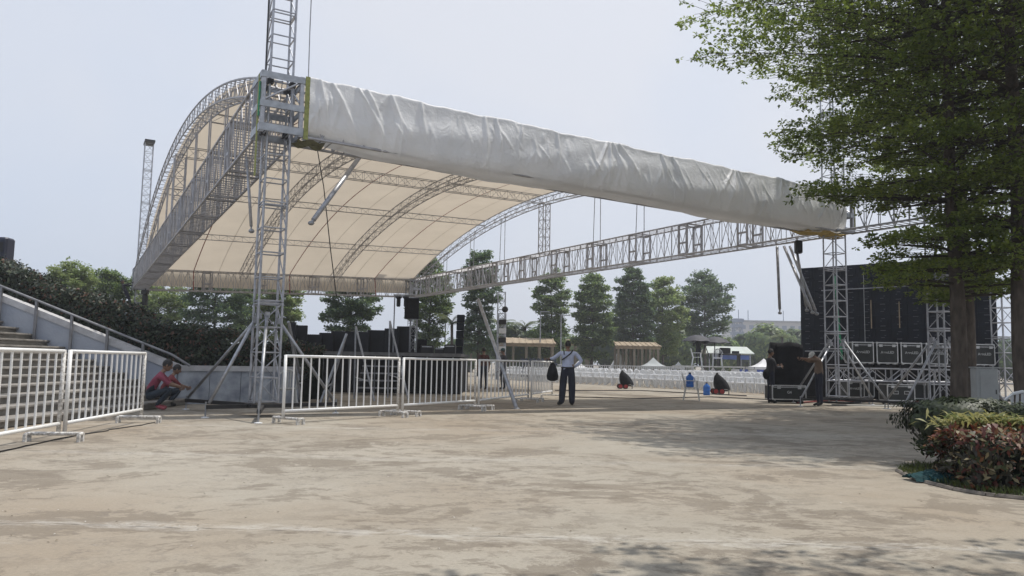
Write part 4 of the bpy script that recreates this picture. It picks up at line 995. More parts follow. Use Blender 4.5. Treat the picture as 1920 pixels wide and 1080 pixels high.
# ============================================================ PEOPLE
def skinned(J, E, rad, sub=1):
    names = list(J); idx = {k: i for i, k in enumerate(names)}; me = bpy.data.meshes.new('tmp'); me.from_pydata([J[k] for k in names], [(idx[a], idx[b]) for a, b in E], []); me.update()
    o = bpy.data.objects.new('tmp', me); COL.objects.link(o); o.modifiers.new('s', 'SKIN'); sv_ = me.skin_vertices[0].data
    for k in names:
        r = rad[k.rstrip('LR') if k[-1] in 'LR' else k]; sv_[idx[k]].radius = r if isinstance(r, tuple) else (r, r); sv_[idx[k]].use_root = (k == 'pelvis')
    su = o.modifiers.new('u', 'SUBSURF'); su.levels = sub; su.render_levels = sub
    dg = bpy.context.evaluated_depsgraph_get(); out = bpy.data.meshes.new_from_object(o.evaluated_get(dg)); bpy.data.objects.remove(o); bpy.data.meshes.remove(me); return out
BASE = dict(pelvis=(0, 0, .96), waist=(0, .01, 1.10), chest=(0, 0, 1.30), neck=(0, -.005, 1.46), skull=(0, .01, 1.56),
            shoulderL=(-.18, 0, 1.41), elbowL=(-.235, -.02, 1.13), wristL=(-.25, .05, .89), palmL=(-.25, .075, .81), shoulderR=(.18, 0, 1.41), elbowR=(.235, -.02, 1.13), wristR=(.25, .05, .89), palmR=(.25, .075, .81),
            hipL=(-.095, 0, .91), kneeL=(-.105, .02, .50), ankleL=(-.105, -.02, .09), toeL=(-.12, .15, .035), hipR=(.095, 0, .91), kneeR=(.105, .02, .50), ankleR=(.105, -.02, .09), toeR=(.12, .15, .035))
EDG = [('pelvis', 'waist'), ('waist', 'chest'), ('chest', 'neck'), ('neck', 'skull')] + [(a + s, b + s) for s in 'LR' for a, b in (('shoulder', 'elbow'), ('elbow', 'wrist'), ('wrist', 'palm'), ('hip', 'knee'), ('knee', 'ankle'), ('ankle', 'toe'))] + [('chest', 'shoulder' + s) for s in 'LR'] + [('pelvis', 'hip' + s) for s in 'LR']
RAD = dict(pelvis=(.15, .115), waist=(.145, .105), chest=(.165, .115), neck=(.055, .055), skull=(.05, .05), shoulder=.062, elbow=.045, wrist=.031, palm=(.040, .022), hip=.092, knee=.062, ankle=.045, toe=.038)
SKIN = mat('brown_skin', (.20, .115, .075), .55, 0, .1, 20)
HAIR = mat('black_hair', (.012, .011, .011), .6, 0, .3, 60, .4, 90)
def person(label, loc, rz, pose, shirt, trousers, shoe, long_sleeve=False, head_dir=(0, 1, 0), scale=1., rad=None, cap=None, belt=1.0):
    J = dict(BASE); J.update(pose); rd = dict(RAD); rd.update(rad or {})
    t = thing('person', label, 'person', loc, rz, None); me = skinned(J, EDG, rd)
    segs = []
    for a, b in EDG:
        k = a.rstrip('LR') if a[-1] in 'LR' else a; kb_ = b.rstrip('LR') if b[-1] in 'LR' else b
        mi = {'palm': 1, 'toe': 3, 'skull': 1}.get(kb_)
        if mi is None:
            if kb_ == 'wrist': mi = 0 if long_sleeve else 1
            elif kb_ in ('elbow', 'shoulder', 'chest', 'neck'): mi = 0
            elif kb_ == 'waist' or (a == 'pelvis'): mi = 5
            else: mi = 2
        segs.append((np.array(J[a]), np.array(J[b]), mi))
    for m_ in (shirt, SKIN, trousers, shoe, STEELB): me.materials.append(m_)
    bm = bmesh.new(); bm.from_mesh(me)
    for f in bm.faces:
        c = np.array(f.calc_center_median()); best = 9; mi = 0
        for a, b, k in segs:
            ab = b - a; u_ = np.clip(np.dot(c - a, ab) / np.dot(ab, ab), 0, 1); d_ = np.linalg.norm(c - a - ab * u_)
            if d_ < best: best, mi = d_, k
        if mi == 5: mi = 0 if c[2] > belt else 2
        f.material_index = mi; f.smooth = True
    bm.to_mesh(me); bm.free()
    # head, ears, nose, eyes, fingers become part of the same body mesh
    x = MB(); hd_ = Vector(head_dir).normalized(); sk = Vector(J['skull']); nk = Vector(J['neck']); upv = (sk - nk).normalized(); fw = (hd_ - upv * hd_.dot(upv)).normalized(); rt = fw.cross(upv); Mh = Matrix((rt, fw, upv)).transposed()
    hc = sk + upv * .065 + fw * .015; x.cur = 1; x.ell(hc, (.073, .092, .112), 14, 10, Mh); x.ell(hc - upv * .06 + fw * .03, (.052, .058, .055), 10, 6, Mh); x.ell(hc + fw * .098 - upv * .018, (.013, .018, .024), 6, 5, Mh)
    for s in (-1, 1): x.ell(hc + rt * (s * .074) - upv * .01 - fw * .005, (.012, .022, .032), 6, 5, Mh)
    x.cur = 4
    for s in (-1, 1): x.ell(hc + rt * (s * .031) + fw * .084 + upv * .008, (.012, .008, .006), 6, 4, Mh)
    x.cur = 1; x.ell(hc + fw * .083 - upv * .055, (.022, .01, .006), 6, 4, Mh)
    for s in 'LR':
        w_, pl = Vector(J['wrist' + s]), Vector(J['palm' + s]); d_ = (pl - w_).normalized(); sd_ = d_.cross(Vector((1, 0, 0)) if abs(d_.x) < .8 else Vector((0, 1, 0))).normalized(); nn = d_.cross(sd_)
        for k in range(4):
            o = pl + d_ * .02 + sd_ * ((k - 1.5) * .018); l = (.062, .075, .07, .055)[k]; x.path([o, o + d_ * l * .55, o + d_ * l * .95 + nn * l * .35], [.009, .0085, .006], 6)
        o = pl - d_ * .03 + sd_ * .03; x.path([o, o + d_ * .03 + sd_ * .028, o + d_ * .06 + sd_ * .032], [.011, .01, .007], 6)
    xm = x.mesh('x', [shirt, SKIN, trousers, shoe, STEELB], True); bm = bmesh.new(); bm.from_mesh(me); bm.from_mesh(xm); bm.to_mesh(me); bm.free(); bpy.data.meshes.remove(xm)
    me.name = 'body'; bo = link('body', me, t); me.polygons.foreach_set('use_smooth', [True] * len(me.polygons))
    h = MB(); h.ell(hc + upv * .022 - fw * .014, (.083, .096, .104), 14, 9, Mh); h.build('hair', HAIR, t, True)
    if cap:
        c = MB(); c.ell(hc + upv * .045 - fw * .006, (.09, .106, .085), 14, 8, Mh); c.box(hc + upv * .05 + fw * .12, (.13, .10, .014), M=Mh); c.build('cap', cap, t, True)
    t.scale = (scale,) * 3; t['_head'] = 0; del t['_head']; return t, hc
BLUES = mat('pale_blue_shirt', (.48, .53, .69), .8, 0, .12, 9, .6, 14)
NAVY = mat('navy_trousers', (.014, .017, .032), .85, 0, .2, 6, .3, 14)
BLKSH = mat('black_shoe', (.012, .012, .013), .5)
# man in the blue shirt, seen from behind: left hand out to the bag on the barrier, right hand on hip
mp = G(1064, 760.5)
man, _ = person('man in pale blue shirt seen from behind, hand on hip, beside the barriers', mp, R(2), dict(
    shoulderL=(-.195, 0, 1.42), elbowL=(-.36, .05, 1.27), wristL=(-.47, .11, 1.24), palmL=(-.55, .13, 1.235), shoulderR=(.195, 0, 1.42), elbowR=(.37, -.06, 1.20), wristR=(.20, .04, 1.04), palmR=(.14, .07, 1.03),
    ankleL=(-.16, -.02, .09), toeL=(-.26, .10, .035), kneeL=(-.13, .02, .5), ankleR=(.12, .02, .09), toeR=(.14, .19, .035), kneeR=(.12, .03, .5)), BLUES, NAVY, BLKSH, True, (-.15, 1, -.05), 1.02,
    dict(elbow=.055, wrist=.042, knee=.105, ankle=.088, hip=.115, pelvis=(.165, .125), waist=(.16, .12)))
MB().path([(-.17, -.075, 1.22), (-.06, -.135, 1.30), (.06, -.125, 1.40), (.125, -.04, 1.475), (.10, .06, 1.46)], .018, 6).build('shoulder_strap', STEELB, man, True)
MB().path([(-.115, -.10, 1.36), (-.12, -.04, 1.475), (-.11, .06, 1.45)], .014, 6).build('harness_strap', STEELB, man, True)
MB().path([(.17 * math.cos(k / 12 * 6.283), .132 * math.sin(k / 12 * 6.283), 1.015) for k in range(13)], .022, 6).build('belt', STEELB, man, True)
bp_ = thing('black_bag', 'black bag hanging from the blue shirted man\'s left hand', 'bag', mp + Vector((-.42, .02, 0)), .3)
MB().lathe((0, 0, 0), [(.06, .66), (.15, .70), (.165, .80), (.13, .98), (.07, 1.12), (.02, 1.17)], 12).build('sack', BLACKC, bp_, True); MB().path([(-.02, 0, 1.12), (-.07, .04, 1.2), (-.10, .06, 1.27), (.0, .02, 1.22), (.02, 0, 1.12)], .010, 5).build('carry_strap', STEELB, bp_)
# crouching pair by the wall
def squat(dx=0): return dict(pelvis=(0, -.16, .30), waist=(0, -.12, .42), chest=(0, .02, .60), neck=(0, .10, .75), skull=(0, .14, .84), shoulderL=(-.17, .06, .70), shoulderR=(.17, .06, .70), elbowL=(-.19, .24, .52), elbowR=(.19, .24, .52),
    wristL=(-.09, .40, .47), wristR=(.07, .40, .47), palmL=(-.04, .45, .45), palmR=(.03, .46, .46), hipL=(-.09, -.12, .28), hipR=(.09, -.12, .28), kneeL=(-.16, .28, .42), kneeR=(.16, .28, .42), ankleL=(-.12, .02, .09), ankleR=(.12, .02, .09), toeL=(-.14, .20, .035), toeR=(.14, .20, .035))
PINK = mat('pink_shirt', (.24, .045, .08), .8, 0, .12, 8, .3, 16); REDSH = mat('red_shirt', (.17, .03, .035), .8, 0, .12, 8, .3, 16); DENIM = mat('dark_denim', (.022, .032, .045), .85, 0, .2, 7, .3, 18); PSL = mat('pink_slipper', (.30, .06, .08), .6)
person('person in pink shirt crouching at the foot of the stair wall', G(291, 769), R(-72), squat(), PINK, DENIM, PSL, False, (0, 1, -.25), 1.07, belt=.34)
person('person in dark red shirt crouching behind the one in pink', G(313, 762), R(-62), squat(), REDSH, DENIM, BLKSH, False, (0, 1, -.35), .95, belt=.34)
DKSH = mat('dark_shirt', (.03, .03, .036), .85, 0, .2, 8, .3, 16); BRN = mat('brown_tee', (.15, .105, .075), .85, 0, .15, 8, .3, 16); MAR = mat('maroon_dark_shirt', (.07, .025, .02), .85, 0, .2, 8); TEALC = mat('teal_cap', (.03, .08, .09), .7)
person('person in dark maroon shirt standing behind the barrier right of the stage', G(906, 731), R(20), {}, MAR, NAVY, BLKSH, False, (0, 1, -.1))
person('person with teal cap standing behind the leaning pole', G(943, 731), R(60), {}, DKSH, NAVY, BLKSH, False, (0, 1, -.1), cap=TEALC)
p6, _ = person('man in dark clothes with a shoulder bag beside the black draped case', G(1445, 756), R(-80), dict(elbowL=(-.23, .10, 1.14), wristL=(-.12, .30, 1.20), palmL=(-.08, .37, 1.22), elbowR=(.23, .08, 1.14), wristR=(.12, .30, 1.16), palmR=(.08, .37, 1.18)), DKSH, NAVY, BLKSH, True, (0, 1, -.15))
MB().ell((.1, -.19, .92), (.14, .11, .17), 10, 8).build('shoulder_bag', BLACKC, p6, True); MB().path([(.12, -.2, 1.02), (.05, -.13, 1.3), (-.1, 0, 1.47), (-.12, .1, 1.3)], .014, 5).build('bag_strap', STEELB, p6)
person('man in brown shirt stretching one arm out beside the right tower', G(1537, 762), R(95), dict(neck=(0, .06, 1.44), skull=(0, .13, 1.50), chest=(0, .02, 1.30), shoulderL=(-.16, .04, 1.40), elbowL=(-.12, .32, 1.42), wristL=(-.06, .55, 1.44), palmL=(-.05, .63, 1.45), shoulderR=(.17, 0, 1.38), elbowR=(.20, .22, 1.36), wristR=(.08, .42, 1.42), palmR=(.04, .49, 1.44)), BRN, NAVY, BLKSH, False, (0, 1, -.7), .99, cap=GREYPL)
# rigger holding on to the far left tower
rp = D(240, 577, T3.y - .5); person('rigger in black clinging to the far left tower below the roof', rp, R(-75), dict(pelvis=(0, -.12, .82), waist=(0, -.2, .95), chest=(0, -.30, 1.14), neck=(0, -.36, 1.28), skull=(0, -.38, 1.38), shoulderL=(-.17, -.32, 1.24), shoulderR=(.17, -.32, 1.24),
    elbowL=(-.2, -.05, 1.25), wristL=(-.15, .22, 1.32), palmL=(-.13, .30, 1.34), elbowR=(.2, -.05, 1.3), wristR=(.15, .22, 1.42), palmR=(.13, .30, 1.45), hipL=(-.09, -.1, .78), hipR=(.09, -.1, .78), kneeL=(-.1, .05, .42), kneeR=(.1, .05, .44), ankleL=(-.1, .1, .06), ankleR=(.1, .1, .1), toeL=(-.1, .25, .03), toeR=(.1, .25, .07)), DKSH, NAVY, BLKSH, True, (0, 1, .1), 1.05)
h_ = D(271, 572, T3.y - .6)
hl = thing('hanging_lamp', 'black stage lamp hanging under the far left roof corner', 'lamp', h_)
MB().bevbox((0, 0, .3), (.26, .26, .62), .04).build('housing', STEELB, hl); MB().bevbox((-.02, 0, .75), (.36, .3, .26), .04).build('yoke_box', STEELB, hl); MB().tube((0, 0, .86), (0, 0, 1.1), .03, 6).build('clamp', STEELB, hl)
bx_ = D(6, 480, 23.5)
bb = thing('dark_blue_box', 'dark blue box standing above the hedge at the left edge', 'box', bx_ - Vector((.18, 0, .35)), .1)
MB().bevbox((0, 0, .45), (.75, .5, .92), .05).build('shell', mat('dark_blue_shell', (.018, .022, .045), .5, 0, .2, 4), bb); MB().box((0, -.256, .6), (.55, .012, .3)).build('vent_panel', STEELB, bb)
w1 = D(1494, 463, 24.3); s_ = thing('strut_lamp', 'small black lamp fixed to the leg hanging by the right tower', 'lamp', w1)
MB().bevbox((.05, 0, 0), (.22, .2, .42), .03).build('housing', STEELB, s_); MB().box((.05, -.106, 0), (.18, .01, .36)).build('lens_plate', BLACKP, s_)
# ============================================================ BACKGROUND TREES, PALMS, PAVILIONS
FT = [leafmat('far_leaf_dark', (0.078, 0.124, 0.059), (0.132, 0.194, 0.081), .5, .35), leafmat('far_leaf_mid', (0.132, 0.202, 0.07), (0.202, 0.279, 0.093), .5, .35), leafmat('far_leaf_light', (0.232, 0.31, 0.093), (0.326, 0.403, 0.139), .5, .35)]
FD = [leafmat('far_leaf_bluegreen', (0.065, 0.105, 0.078), (0.116, 0.171, 0.112), .5, .35), FT[0], FT[1]]
FY = [leafmat('far_leaf_olive', (0.202, 0.264, 0.101), (0.31, 0.357, 0.155), .5, .35), FT[1], FT[2]]
def col(q): return float(np.interp(q, [0, .2, .5, .75, .9, 1], [.7, 1, .92, .72, .42, .12]))
def oval(q): return float(np.interp(q, [0, .25, .5, .75, .92, 1], [.5, .9, 1, .72, .35, .1]))
def fan(q): return float(np.interp(q, [0, .3, .7, 1], [.7, 1, .95, .5]))
def gapped(q): return float(np.interp(q, [0, .2, .3, .36, .5, .75, 1], [.9, 1, .7, .45, 1, .85, .35]))
far = [  # px, top, crown base, half width, Y, mats, shape, label
 (398, 520, 640, 66, 50, FD, fan, 'dark tiered tree left of the near tower below the roof edge'),
 (520, 530, 640, 44, 58, FY, fan, 'thin tree seen through the near tower'),
 (655, 528, 622, 60, 52, FD, fan, 'dark spreading tiered tree rising behind the stage panels'),
 (803, 492, 655, 46, 56, FT, oval, 'yellow green tree behind the hoisted loudspeaker'),
 (897, 478, 662, 38, 54, FD, gapped, 'dark slender tree behind the leaning pole'),
 (1032, 520, 668, 38, 60, FT, gapped, 'loose tiered tree behind the man in blue'),
 (1110, 517, 668, 42, 62, FT, col, 'dense bright green columnar tree right of the man in blue'),
 (1186, 503, 670, 41, 64, FD, col, 'dark blue green tree with pointed tip among the row'),
 (1243, 528, 668, 46, 66, FY, oval, 'olive tree left of the black umbrellas'),
 (1322, 517, 655, 58, 70, FD, oval, 'broad feathery tree at the right end of the row, behind the umbrellas'),
 (120, 510, 600, 42, 40, FY, oval, 'pale tree top just above the hedge at left'),
 (190, 518, 610, 52, 46, FT, oval, 'pale green tree behind the hedge, left of the rigger'),
 (290, 545, 640, 60, 56, FY, oval, 'hazy light green tree under the far left roof corner'),
 (465, 548, 640, 40, 62, FT, oval, 'green tree between the dark tiered tree and the near tower'),
]
for i, (px, ty, by, hwp, Y, ms, shp, lab_) in enumerate(far):
    if px > 250: Y = max(62, Y * 1.15)
    b = D(px, 690, Y); H = D(px, ty, Y).z; cbz = max(.8, D(px, by, Y).z); rad = hwp / FOC * Y * .86
    nt_ = max(7, int((H - cbz) / .6))
    tiered_tree('background_tree', lab_, (b.x, Y, 0), H, cbz, rad, nt_, 8, 16000 + 6000 * (shp is col), .20 * Y / 60, ms, 200 + i * 7, 'trees beyond the seating', .15, .22 if shp is not oval else .45, [4, 3, 1.4], shp, spread=.3, thick=.2, aspect=.55, ros=5, jit=.22, droop=.05)
def bushy(px, ty, Y, hwp, label, seed, ms, n=5000):
    c = D(px, ty, Y); H = c.z; r = hwp / FOC * Y
    t = bush('bushy_tree', label, 'tree', (c.x, Y, H * .55), (r, r * .8, H * .48), n, .42 * Y / 70, ms, [3, 3, 1], seed, boxy=.1, group='far bushy trees'); MB().tube((0, 0, 0), (0, 0, H * .6), .2, 7, .1).build('trunk', BARK, t)
for k, (px, ty, Y, w_, l) in enumerate([(960, 612, 72, 40, 'grey green bushy tree behind the tan pavilion'), (1010, 618, 74, 36, 'bushy tree left of the man in blue'), (1150, 610, 90, 40, 'bushy tree showing between the columnar trees'), (1270, 612, 95, 45, 'far bushy tree behind the olive tree'),
        (1395, 630, 110, 30, 'low far tree right of the umbrellas'), (1440, 613, 105, 46, 'green bushy tree left of the draped case'), (1492, 622, 110, 34, 'bushy tree partly hidden by the video wall'), (1345, 632, 100, 40, 'bushy tree behind the grey roofed tent'), (880, 632, 85, 46, 'low bushy tree behind the speaker column'),
        (1560, 640, 100, 60, 'far tree mass behind the video wall'), (1900, 640, 70, 60, 'far bushy tree seen past the short lattice tower'), (1070, 632, 100, 50, 'low bushy tree between the man and the green columnar tree'), (1210, 640, 100, 50, 'low bushy tree below the olive tree'),
        (600, 640, 90, 70, 'low tree line behind the stage panels'), (760, 640, 90, 60, 'low tree behind the slim lattice stand')]):
    bushy(px, ty, Y, w_, l, 300 + k * 5, FT if k % 2 else [FD[0], FT[0], FT[1]])
def palm(px, ty, Y, label, seed, s=1.):
    rg = np.random.default_rng(seed); c = D(px, ty, Y); Hh = c.z - .9 * s
    t = thing('palm_tree', label, 'palm tree', (c.x, Y, 0), 0, 'palms beyond the seating'); MB().path([(0, 0, 0), (.05, 0, Hh * .5), (0, 0, Hh)], [.16, .12, .11], 7).build('trunk', BARK, t, True)
    PM = leafmat('palm_frond', (.07, .11, .04), (.15, .17, .06), .35, 1)
    for k in range(13):
        az = k * 2.4 + rg.random() * .5; el = rg.uniform(-.1, 1.25); Ln = rg.uniform(1.5, 2.1) * s; d = Vector((math.cos(az), math.sin(az), 0)); P = []; m = MB()
        for j in range(9):
            q = j / 8; P.append(Vector((0, 0, Hh)) + d * (Ln * q * math.cos(el * (1 - q * .5))) + Vector((0, 0, Ln * (math.sin(el) * q - .55 * q * q))))
        m.path(P, [.025 * (1 - j / 10) for j in range(9)], 4); sd_ = d.cross(Vector((0, 0, 1)))
        for j in range(1, 9):
            for e in (0, .5):
                o = P[j - 1].lerp(P[j], e)
                for g in (-1, 1):
                    l = .5 * s * (1 - .5 * abs(j / 8 - .4)); tip = o + sd_ * (g * l * .8) + d * (l * .45) - Vector((0, 0, l * .35)); w_ = d * .035
                    m.add([o - w_, o + w_, tip], [(0, 1, 2)])
        m.build('frond', PM, t)
palm(848, 585, 62, 'palm rising left of the black speaker column', 401); palm(938, 592, 70, 'palm right of the slender dark tree', 402); palm(985, 596, 72, 'palm behind the tan pavilion roof', 403); palm(1466, 616, 85, 'palm top left of the video wall', 404)
# tan pavilions
def pavilion(x0, x1, yt, yb, Y, label, np_=4):
    a, b = D(x0, yt, Y), D(x1, yt, Y); zt_ = a.z; zb_ = D(x0, yb, Y).z; t = thing('garden_pavilion', label, 'pavilion', ((a.x + b.x) / 2, Y, 0), 0, 'tan garden pavilions'); w = b.x - a.x
    rf_ = MB().prism([(-w / 2, -1.2, zb_), (w / 2, -1.2, zb_), (w / 2 - .25, 1.2, zt_), (-w / 2 + .25, 1.2, zt_)], (0, 0, .10)).build('roof', WOODT, t)
    for k in range(9): MB().box((-w / 2 + .2 + (w - .4) * k / 8, -.1, (zb_ + zt_) / 2 + .08), (.09, 2.5, .1), M=Matrix.Rotation(math.atan2(zt_ - zb_, 2.4), 3, 'X')).build('rafter', WOODT, rf_)
    MB().box((0, -1.0, zb_ - .10), (w * .96, .12, .18)).build('beam', WOODT, t)
    for k in range(np_): MB().box((-w / 2 + .3 + (w - .6) * k / (np_ - 1), -1.0, (zb_ - .19) / 2), (.2, .2, zb_ - .19)).build('post', mat('pavilion_post', (.17, .145, .11), .8, 0, .2, 3), t); MB().box((-w / 2 + .3 + (w - .6) * k / (np_ - 1), 1.0, (zb_) / 2), (.2, .2, zb_ - .02)).build('post', MATS['pavilion_post'], t)
pavilion(932, 1042, 634, 645, 66, 'tan timber pavilion behind the barriers right of the stage', 5); pavilion(1052, 1106, 637, 644, 84, 'tan pavilion roof directly behind the man in blue', 3); pavilion(1150, 1236, 642, 650, 68.5, 'brown timber pavilion behind the audience chairs', 6); pavilion(860, 890, 641, 650, 84, 'small tan pavilion behind the speaker column', 2)
cs = thing('crate_stack', 'stack of dark blue round ended barrels under the tan pavilion', 'stack', D(1010, 690, 52).xy.to_3d(), 0)
for r_ in range(5):
    for k in range(9): MB().tube((-1.1 + k * .27 + .06 * (r_ % 2), -.3, .3 + r_ * .26), (-1.1 + k * .27 + .06 * (r_ % 2), .3, .3 + r_ * .26), .125, 9).build('barrel', mat('dark_blue_barrel', (.03, .04, .06), .45, 0, .2, 4), cs)
# tents
def tent(px, ty, ey, hwp, Y, label, m):
    c = D(px, ty, Y); e = D(px, ey, Y).z; w = hwp / FOC * Y; t = thing('marquee_tent', label, 'tent', (c.x, Y, 0), 0, 'small event tents')
    q = [(-w, -w, e), (w, -w, e), (w, w, e), (-w, w, e)]; P = MB()
    n_ = 6
    for k in range(4):
        a, b = Vector(q[k]), Vector(q[(k + 1) % 4]); ap = Vector((0, 0, c.z)); rows = []
        for j in range(n_ + 1):
            s_ = j / n_; rows.append([(a.lerp(b, i / 6)).lerp(ap, s_) - Vector((0, 0, .18 * w * math.sin(math.pi * s_))) for i in range(7)])
        P.grid(rows)
    P.build('canopy', m, t, True)
    for k in range(4): MB().box(((q[k][0] + q[(k + 1) % 4][0]) / 2, (q[k][1] + q[(k + 1) % 4][1]) / 2, e - .1), (2 * w if k % 2 == 0 else .02, .02 if k % 2 == 0 else 2 * w, .2)).build('valance', m, t); MB().tube((q[k][0], q[k][1], 0), (q[k][0], q[k][1], e), .03, 6).build('leg', ALUD, t)
GT = mat('grey_tent_fabric', (.36, .38, .38), .8, 0, .1, 2, transl=.1)
tent(1225, 670, 687, 27, 58, 'grey peaked tent behind the chairs below the olive tree', GT); tent(1432, 672, 688, 26, 60, 'white tent left of the draped case', TENT); tent(1085, 676, 690, 20, 62, 'white tent behind the man in blue', TENT); tent(1160, 655, 690, 16, 75, 'white tent inside the brown pavilion', TENT); tent(1272, 678, 688, 10, 80, 'tiny white tent between the trees', TENT)
g = D(1360, 652, 62); t = thing('roofed_kiosk', 'kiosk with pale grey pitched roof behind the camera platform', 'kiosk', (g.x, 62, 0))
w = 1.9; ez, rz2 = D(1360, 664, 62).z, D(1360, 651, 62).z
MB().prism([(-w, -1.4, ez), (w, -1.4, ez), (w * .9, 0, rz2), (-w * .8, 0, rz2)], (0, 0, .06)).build('front_roof', mat('kiosk_roof', (.40, .43, .40), .7, 0, .1, 2), t); MB().prism([(w + .6, 1.4, ez), (-w, 1.4, ez), (-w * .8, 0, rz2), (w * .9, 0, rz2)], (0, 0, .06)).build('rear_roof', MATS['kiosk_roof'], t)
MB().box((.3, -.9, ez - .25), (2.9, .05, .35)).build('blue_banner', mat('blue_banner', (.10, .16, .42), .7), t)
for x in (-1.6, 1.6):
    for y in (-1.2, 1.2): MB().tube((x, y, 0), (x, y, ez), .05, 6).build('post', ALUD, t)
# far white picket fence and camera platform
fn = thing('picket_fence', 'low white fence beyond the audience chairs', 'fence', (10, 55, 0))
fa, fb = D(1040, 690, 55), D(1300, 690, 55); nb_ = 64; FM = mat('far_fence_white', (.5, .5, .5), .6); bar_ = MB().box((0, 0, .55), (.05, .03, 1.05)).mesh('picket', FM)
for k in range(nb_ + 1): link('picket', bar_, fn, (fa.x + (fb.x - fa.x) * k / nb_ - 10, 0, 0))
for z in (.2, 1.05): MB().box(((fa.x + fb.x) / 2, 55.03, z), (fb.x - fa.x, .03, .06)).build('rail', FM, fn, world=True)
f2 = thing('blue_fence', 'blue and white fence strip beyond the chairs right of the camera platform', 'fence', D(1420, 690, 56).xy.to_3d())
for k in range(6): MB().box((-1.6 + k * .62, 0, .55), (.58, .04, .8)).build('fence_board', mat('blue_board', (.05, .09, .32), .6) if k % 2 else FM, f2)
cpf = thing('camera_platform', 'white latticed camera platform behind the chairs', 'platform', D(1327, 690, 46).xy.to_3d())
pw = D(1385, 690, 46).x - D(1268, 690, 46).x; pz = D(1327, 686, 46).z
MB().box((0, 0, pz - .04), (pw, 2.4, .08)).build('deck', GREYPL, cpf)
for k in range(7):
    x = -pw / 2 + .05 + (pw - .1) * k / 6; MB().box((x, -1.15, pz / 2 - .04), (.06, .06, pz - .08)).build('leg', FM, cpf)
    if k < 6:
        x2 = x + (pw - .1) / 6; MB().tube((x, -1.16, .1), (x2, -1.16, pz - .1), .022, 5).build('lattice_bar', FM, cpf); MB().tube((x2, -1.19, .1), (x, -1.19, pz - .1), .022, 5).build('lattice_bar', FM, cpf)
cc = D(1327, 690, 46)
for px, rz2, l in ((1304, R(80), 'white chair on the camera platform below the black umbrella'), (1342, R(-20), 'white chair on the right half of the camera platform')):
    o = tag(link('plastic_chair', CH1, None, (D(px, 690, 46).x, 45.6, pz), rz2), l, 'chair'); o.scale = (1.15,) * 3
def umbrella(px, ty, hwp, label, Y=46):
    c = D(px, ty, Y); r = hwp / FOC * Y; t = thing('black_umbrella', label, 'umbrella', (c.x, Y, pz), 0, 'umbrellas on the camera platform'); P = []
    for j in range(6):
        q = j / 5; P.append([(r * q * math.cos(i / 16 * 6.2832), r * q * math.sin(i / 16 * 6.2832), c.z - pz - .42 * r * q * q * (1 + .06 * math.cos(i * math.pi))) for i in range(17)])
    MB().grid(P).build('canopy', mat('dark_umbrella', (.035, .035, .045), .7, 0, .2, 3, transl=.1), t, True); MB().tube((0, 0, 0), (0, 0, c.z - pz - .02), .03, 6).build('pole', STEELB, t)
    for i in range(8): MB().tube((0, 0, c.z - pz - .06), P[-1][i * 2], .012, 4).build('rib', STEELB, t)
umbrella(1307, 628, 28, 'left black umbrella over the camera platform'); umbrella(1340, 631, 28, 'right black umbrella over the camera platform')
person('camera operator in black under the left umbrella', (D(1311, 690, 46).x, 46.2, pz), R(20), dict(elbowR=(.25, .15, 1.2), wristR=(.15, .38, 1.3), palmR=(.12, .45, 1.32), elbowL=(-.25, .15, 1.2), wristL=(-.1, .38, 1.3), palmL=(-.06, .45, 1.32)), DKSH, NAVY, BLKSH, True)
vc = thing('video_camera', 'black video camera on tripod on the camera platform', 'camera', (D(1322, 690, 46).x, 46.0, pz))
for k in range(3): MB().tube((0, 0, 1.25), (.45 * math.cos(k * 2.09), .45 * math.sin(k * 2.09), 0), .025, 6).build('tripod_leg', STEELB, vc)
MB().bevbox((0, 0, 1.42), (.2, .55, .28), .03).build('camera_body', STEELB, vc); MB().tube((0, .25, 1.42), (0, .5, 1.42), .1, 10).build('lens', STEELB, vc)
eq = thing('mixing_desk', 'dark equipment desk on the right half of the camera platform', 'desk', (D(1366, 690, 46).x, 46, pz))
MB().bevbox((0, 0, .7), (1.3, .7, .08), .02).build('desk_top', STEELB, eq); MB().bevbox((-.2, 0, .92), (.6, .3, .34), .03).build('monitor', STEELB, eq); MB().bevbox((.42, 0, .83), (.35, .4, .16), .02).build('mixer', BLACKP, eq)
for x in (-.6, .6): MB().box((x, 0, .33), (.05, .6, .66)).build('leg', STEELB, eq)
# far telecom tower and roofline, lamp posts
tt = thing('telecom_tower', 'far blue grey telecom tower above the trees', 'tower', D(1383, 690, 220).xy.to_3d())
TZ = D(1383, 598, 220).z; TM = mat('far_tower_blue', (.16, .20, .28), .7)
truss(MB(), (0, 0, 0), (0, 0, TZ), 2.2, 2.2, 2.2, .18, .10, side=(1, 0, 0), n=4).build('mast', TM, tt)
for z in (.72, .86, .97): MB().box((0, 0, TZ * z), (3.2, 2.6, .9)).build('antenna_ring', TM, tt)
fbld = thing('distant_building', 'distant flat roofed building behind the far trees', 'building', D(1440, 690, 240).xy.to_3d())
bz = D(1440, 606, 240).z; MB().box((0, 0, bz / 2), (26, 10, bz)).build('wall', mat('far_wall', (.42, .42, .43), .8), fbld); MB().box((0, 0, bz + .25), (27, 11, .5)).build('roof', mat('far_roof', (.25, .26, .28), .8), fbld)
for k in range(10): MB().box((-11.5 + k * 2.5, -5.03, bz - 1.6), (1.4, .08, 1.2)).build('window', TM, fbld)
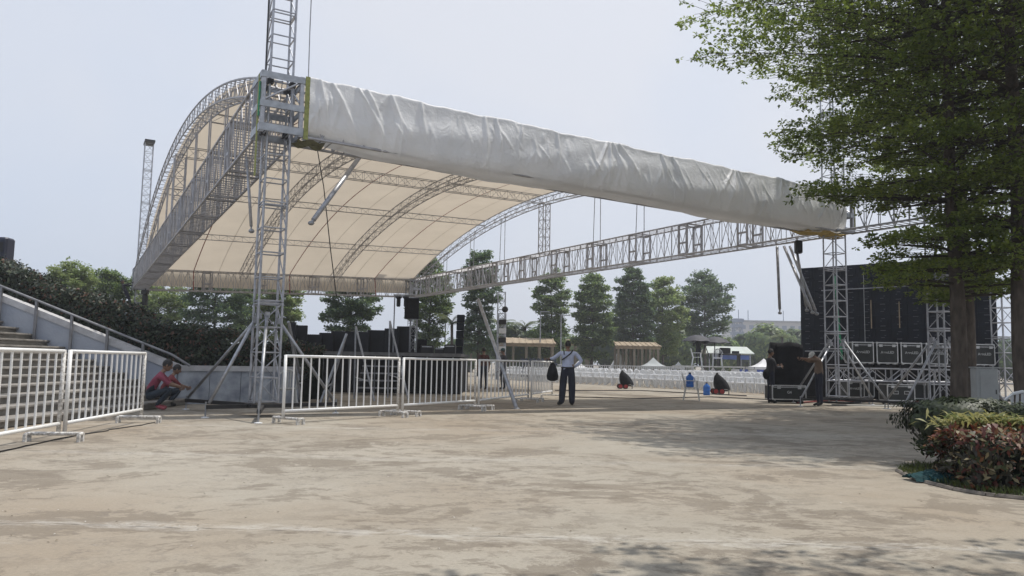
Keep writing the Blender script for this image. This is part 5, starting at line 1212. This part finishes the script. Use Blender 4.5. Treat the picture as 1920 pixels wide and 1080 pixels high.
for x in (-9, -6, 5): MB().tube((x, 0, bz), (x, 0, bz + 4), .12, 5).build('mast', TM, fbld)
for px, ty, l in ((833, 568, 'thin lamp post right of the yellow green tree'), (1012, 585, 'thin lamp post left of the loose tiered tree'), (1051, 592, 'thin lamp post right of the loose tiered tree')):
    z_ = D(px, ty, 65).z; t = thing('lamp_post', l, 'lamp post', D(px, 690, 65).xy.to_3d(), 0, 'lamp posts'); MB().tube((0, 0, 0), (0, 0, z_), .07, 6, .045).build('post', ALUD, t); MB().box((.35, 0, z_ + .03), (.8, .16, .07)).build('lamp_head', ALUD, t)
la2 = D(940, 690, 36); la3 = thing('lighting_mast', 'slim lattice mast with stacked white lamps behind the leaning pole', 'mast', (la2.x, 36, 0)); zz = D(940, 588, 36).z
truss(MB(), (0, 0, 0), (0, 0, zz), .34, .34, .4, .025, .012, side=(1, 0, 0), n=4).build('lattice', ALU, la3)
for k in range(4): MB().bevbox((.02, -.22, zz - .4 - k * .42), (.34, .12, .24), .02).build('lamp_panel', WHITEPL if k % 2 else STEELB, la3)
MB().ell((0.12, 0, zz + .2), (.15, .13, .15), 10, 7).build('top_lamp', STEELB, la3)
lm2 = D(938, 690, 52); lm3 = thing('far_lattice_mast', 'far thin lattice mast above the slender dark tree', 'mast', (lm2.x, 52, 0)); truss(MB(), (0, 0, 0), (0, 0, D(938, 548, 52).z), .5, .5, .6, .04, .02, side=(1, 0, 0), n=4).build('lattice', ALUD, lm3)

# ============================================================ HUMID AIR
hz_ = MB().box((0, 120, 19), (620, 300, 40)); hm = bpy.data.materials.new('humid_air'); hm.use_nodes = True; hn = hm.node_tree; hn.nodes.clear()
ho = hn.nodes.new('ShaderNodeOutputMaterial'); hv = hn.nodes.new('ShaderNodeVolumePrincipled'); hv.inputs['Color'].default_value = (.95, .97, 1, 1); hv.inputs['Density'].default_value = .0013; hv.inputs['Anisotropy'].default_value = .3
hn.links.new(hv.outputs[0], ho.inputs['Volume'])
tag(hz_.build('haze', hm), 'thin pale humid air over the whole plaza', 'haze', kind='stuff')
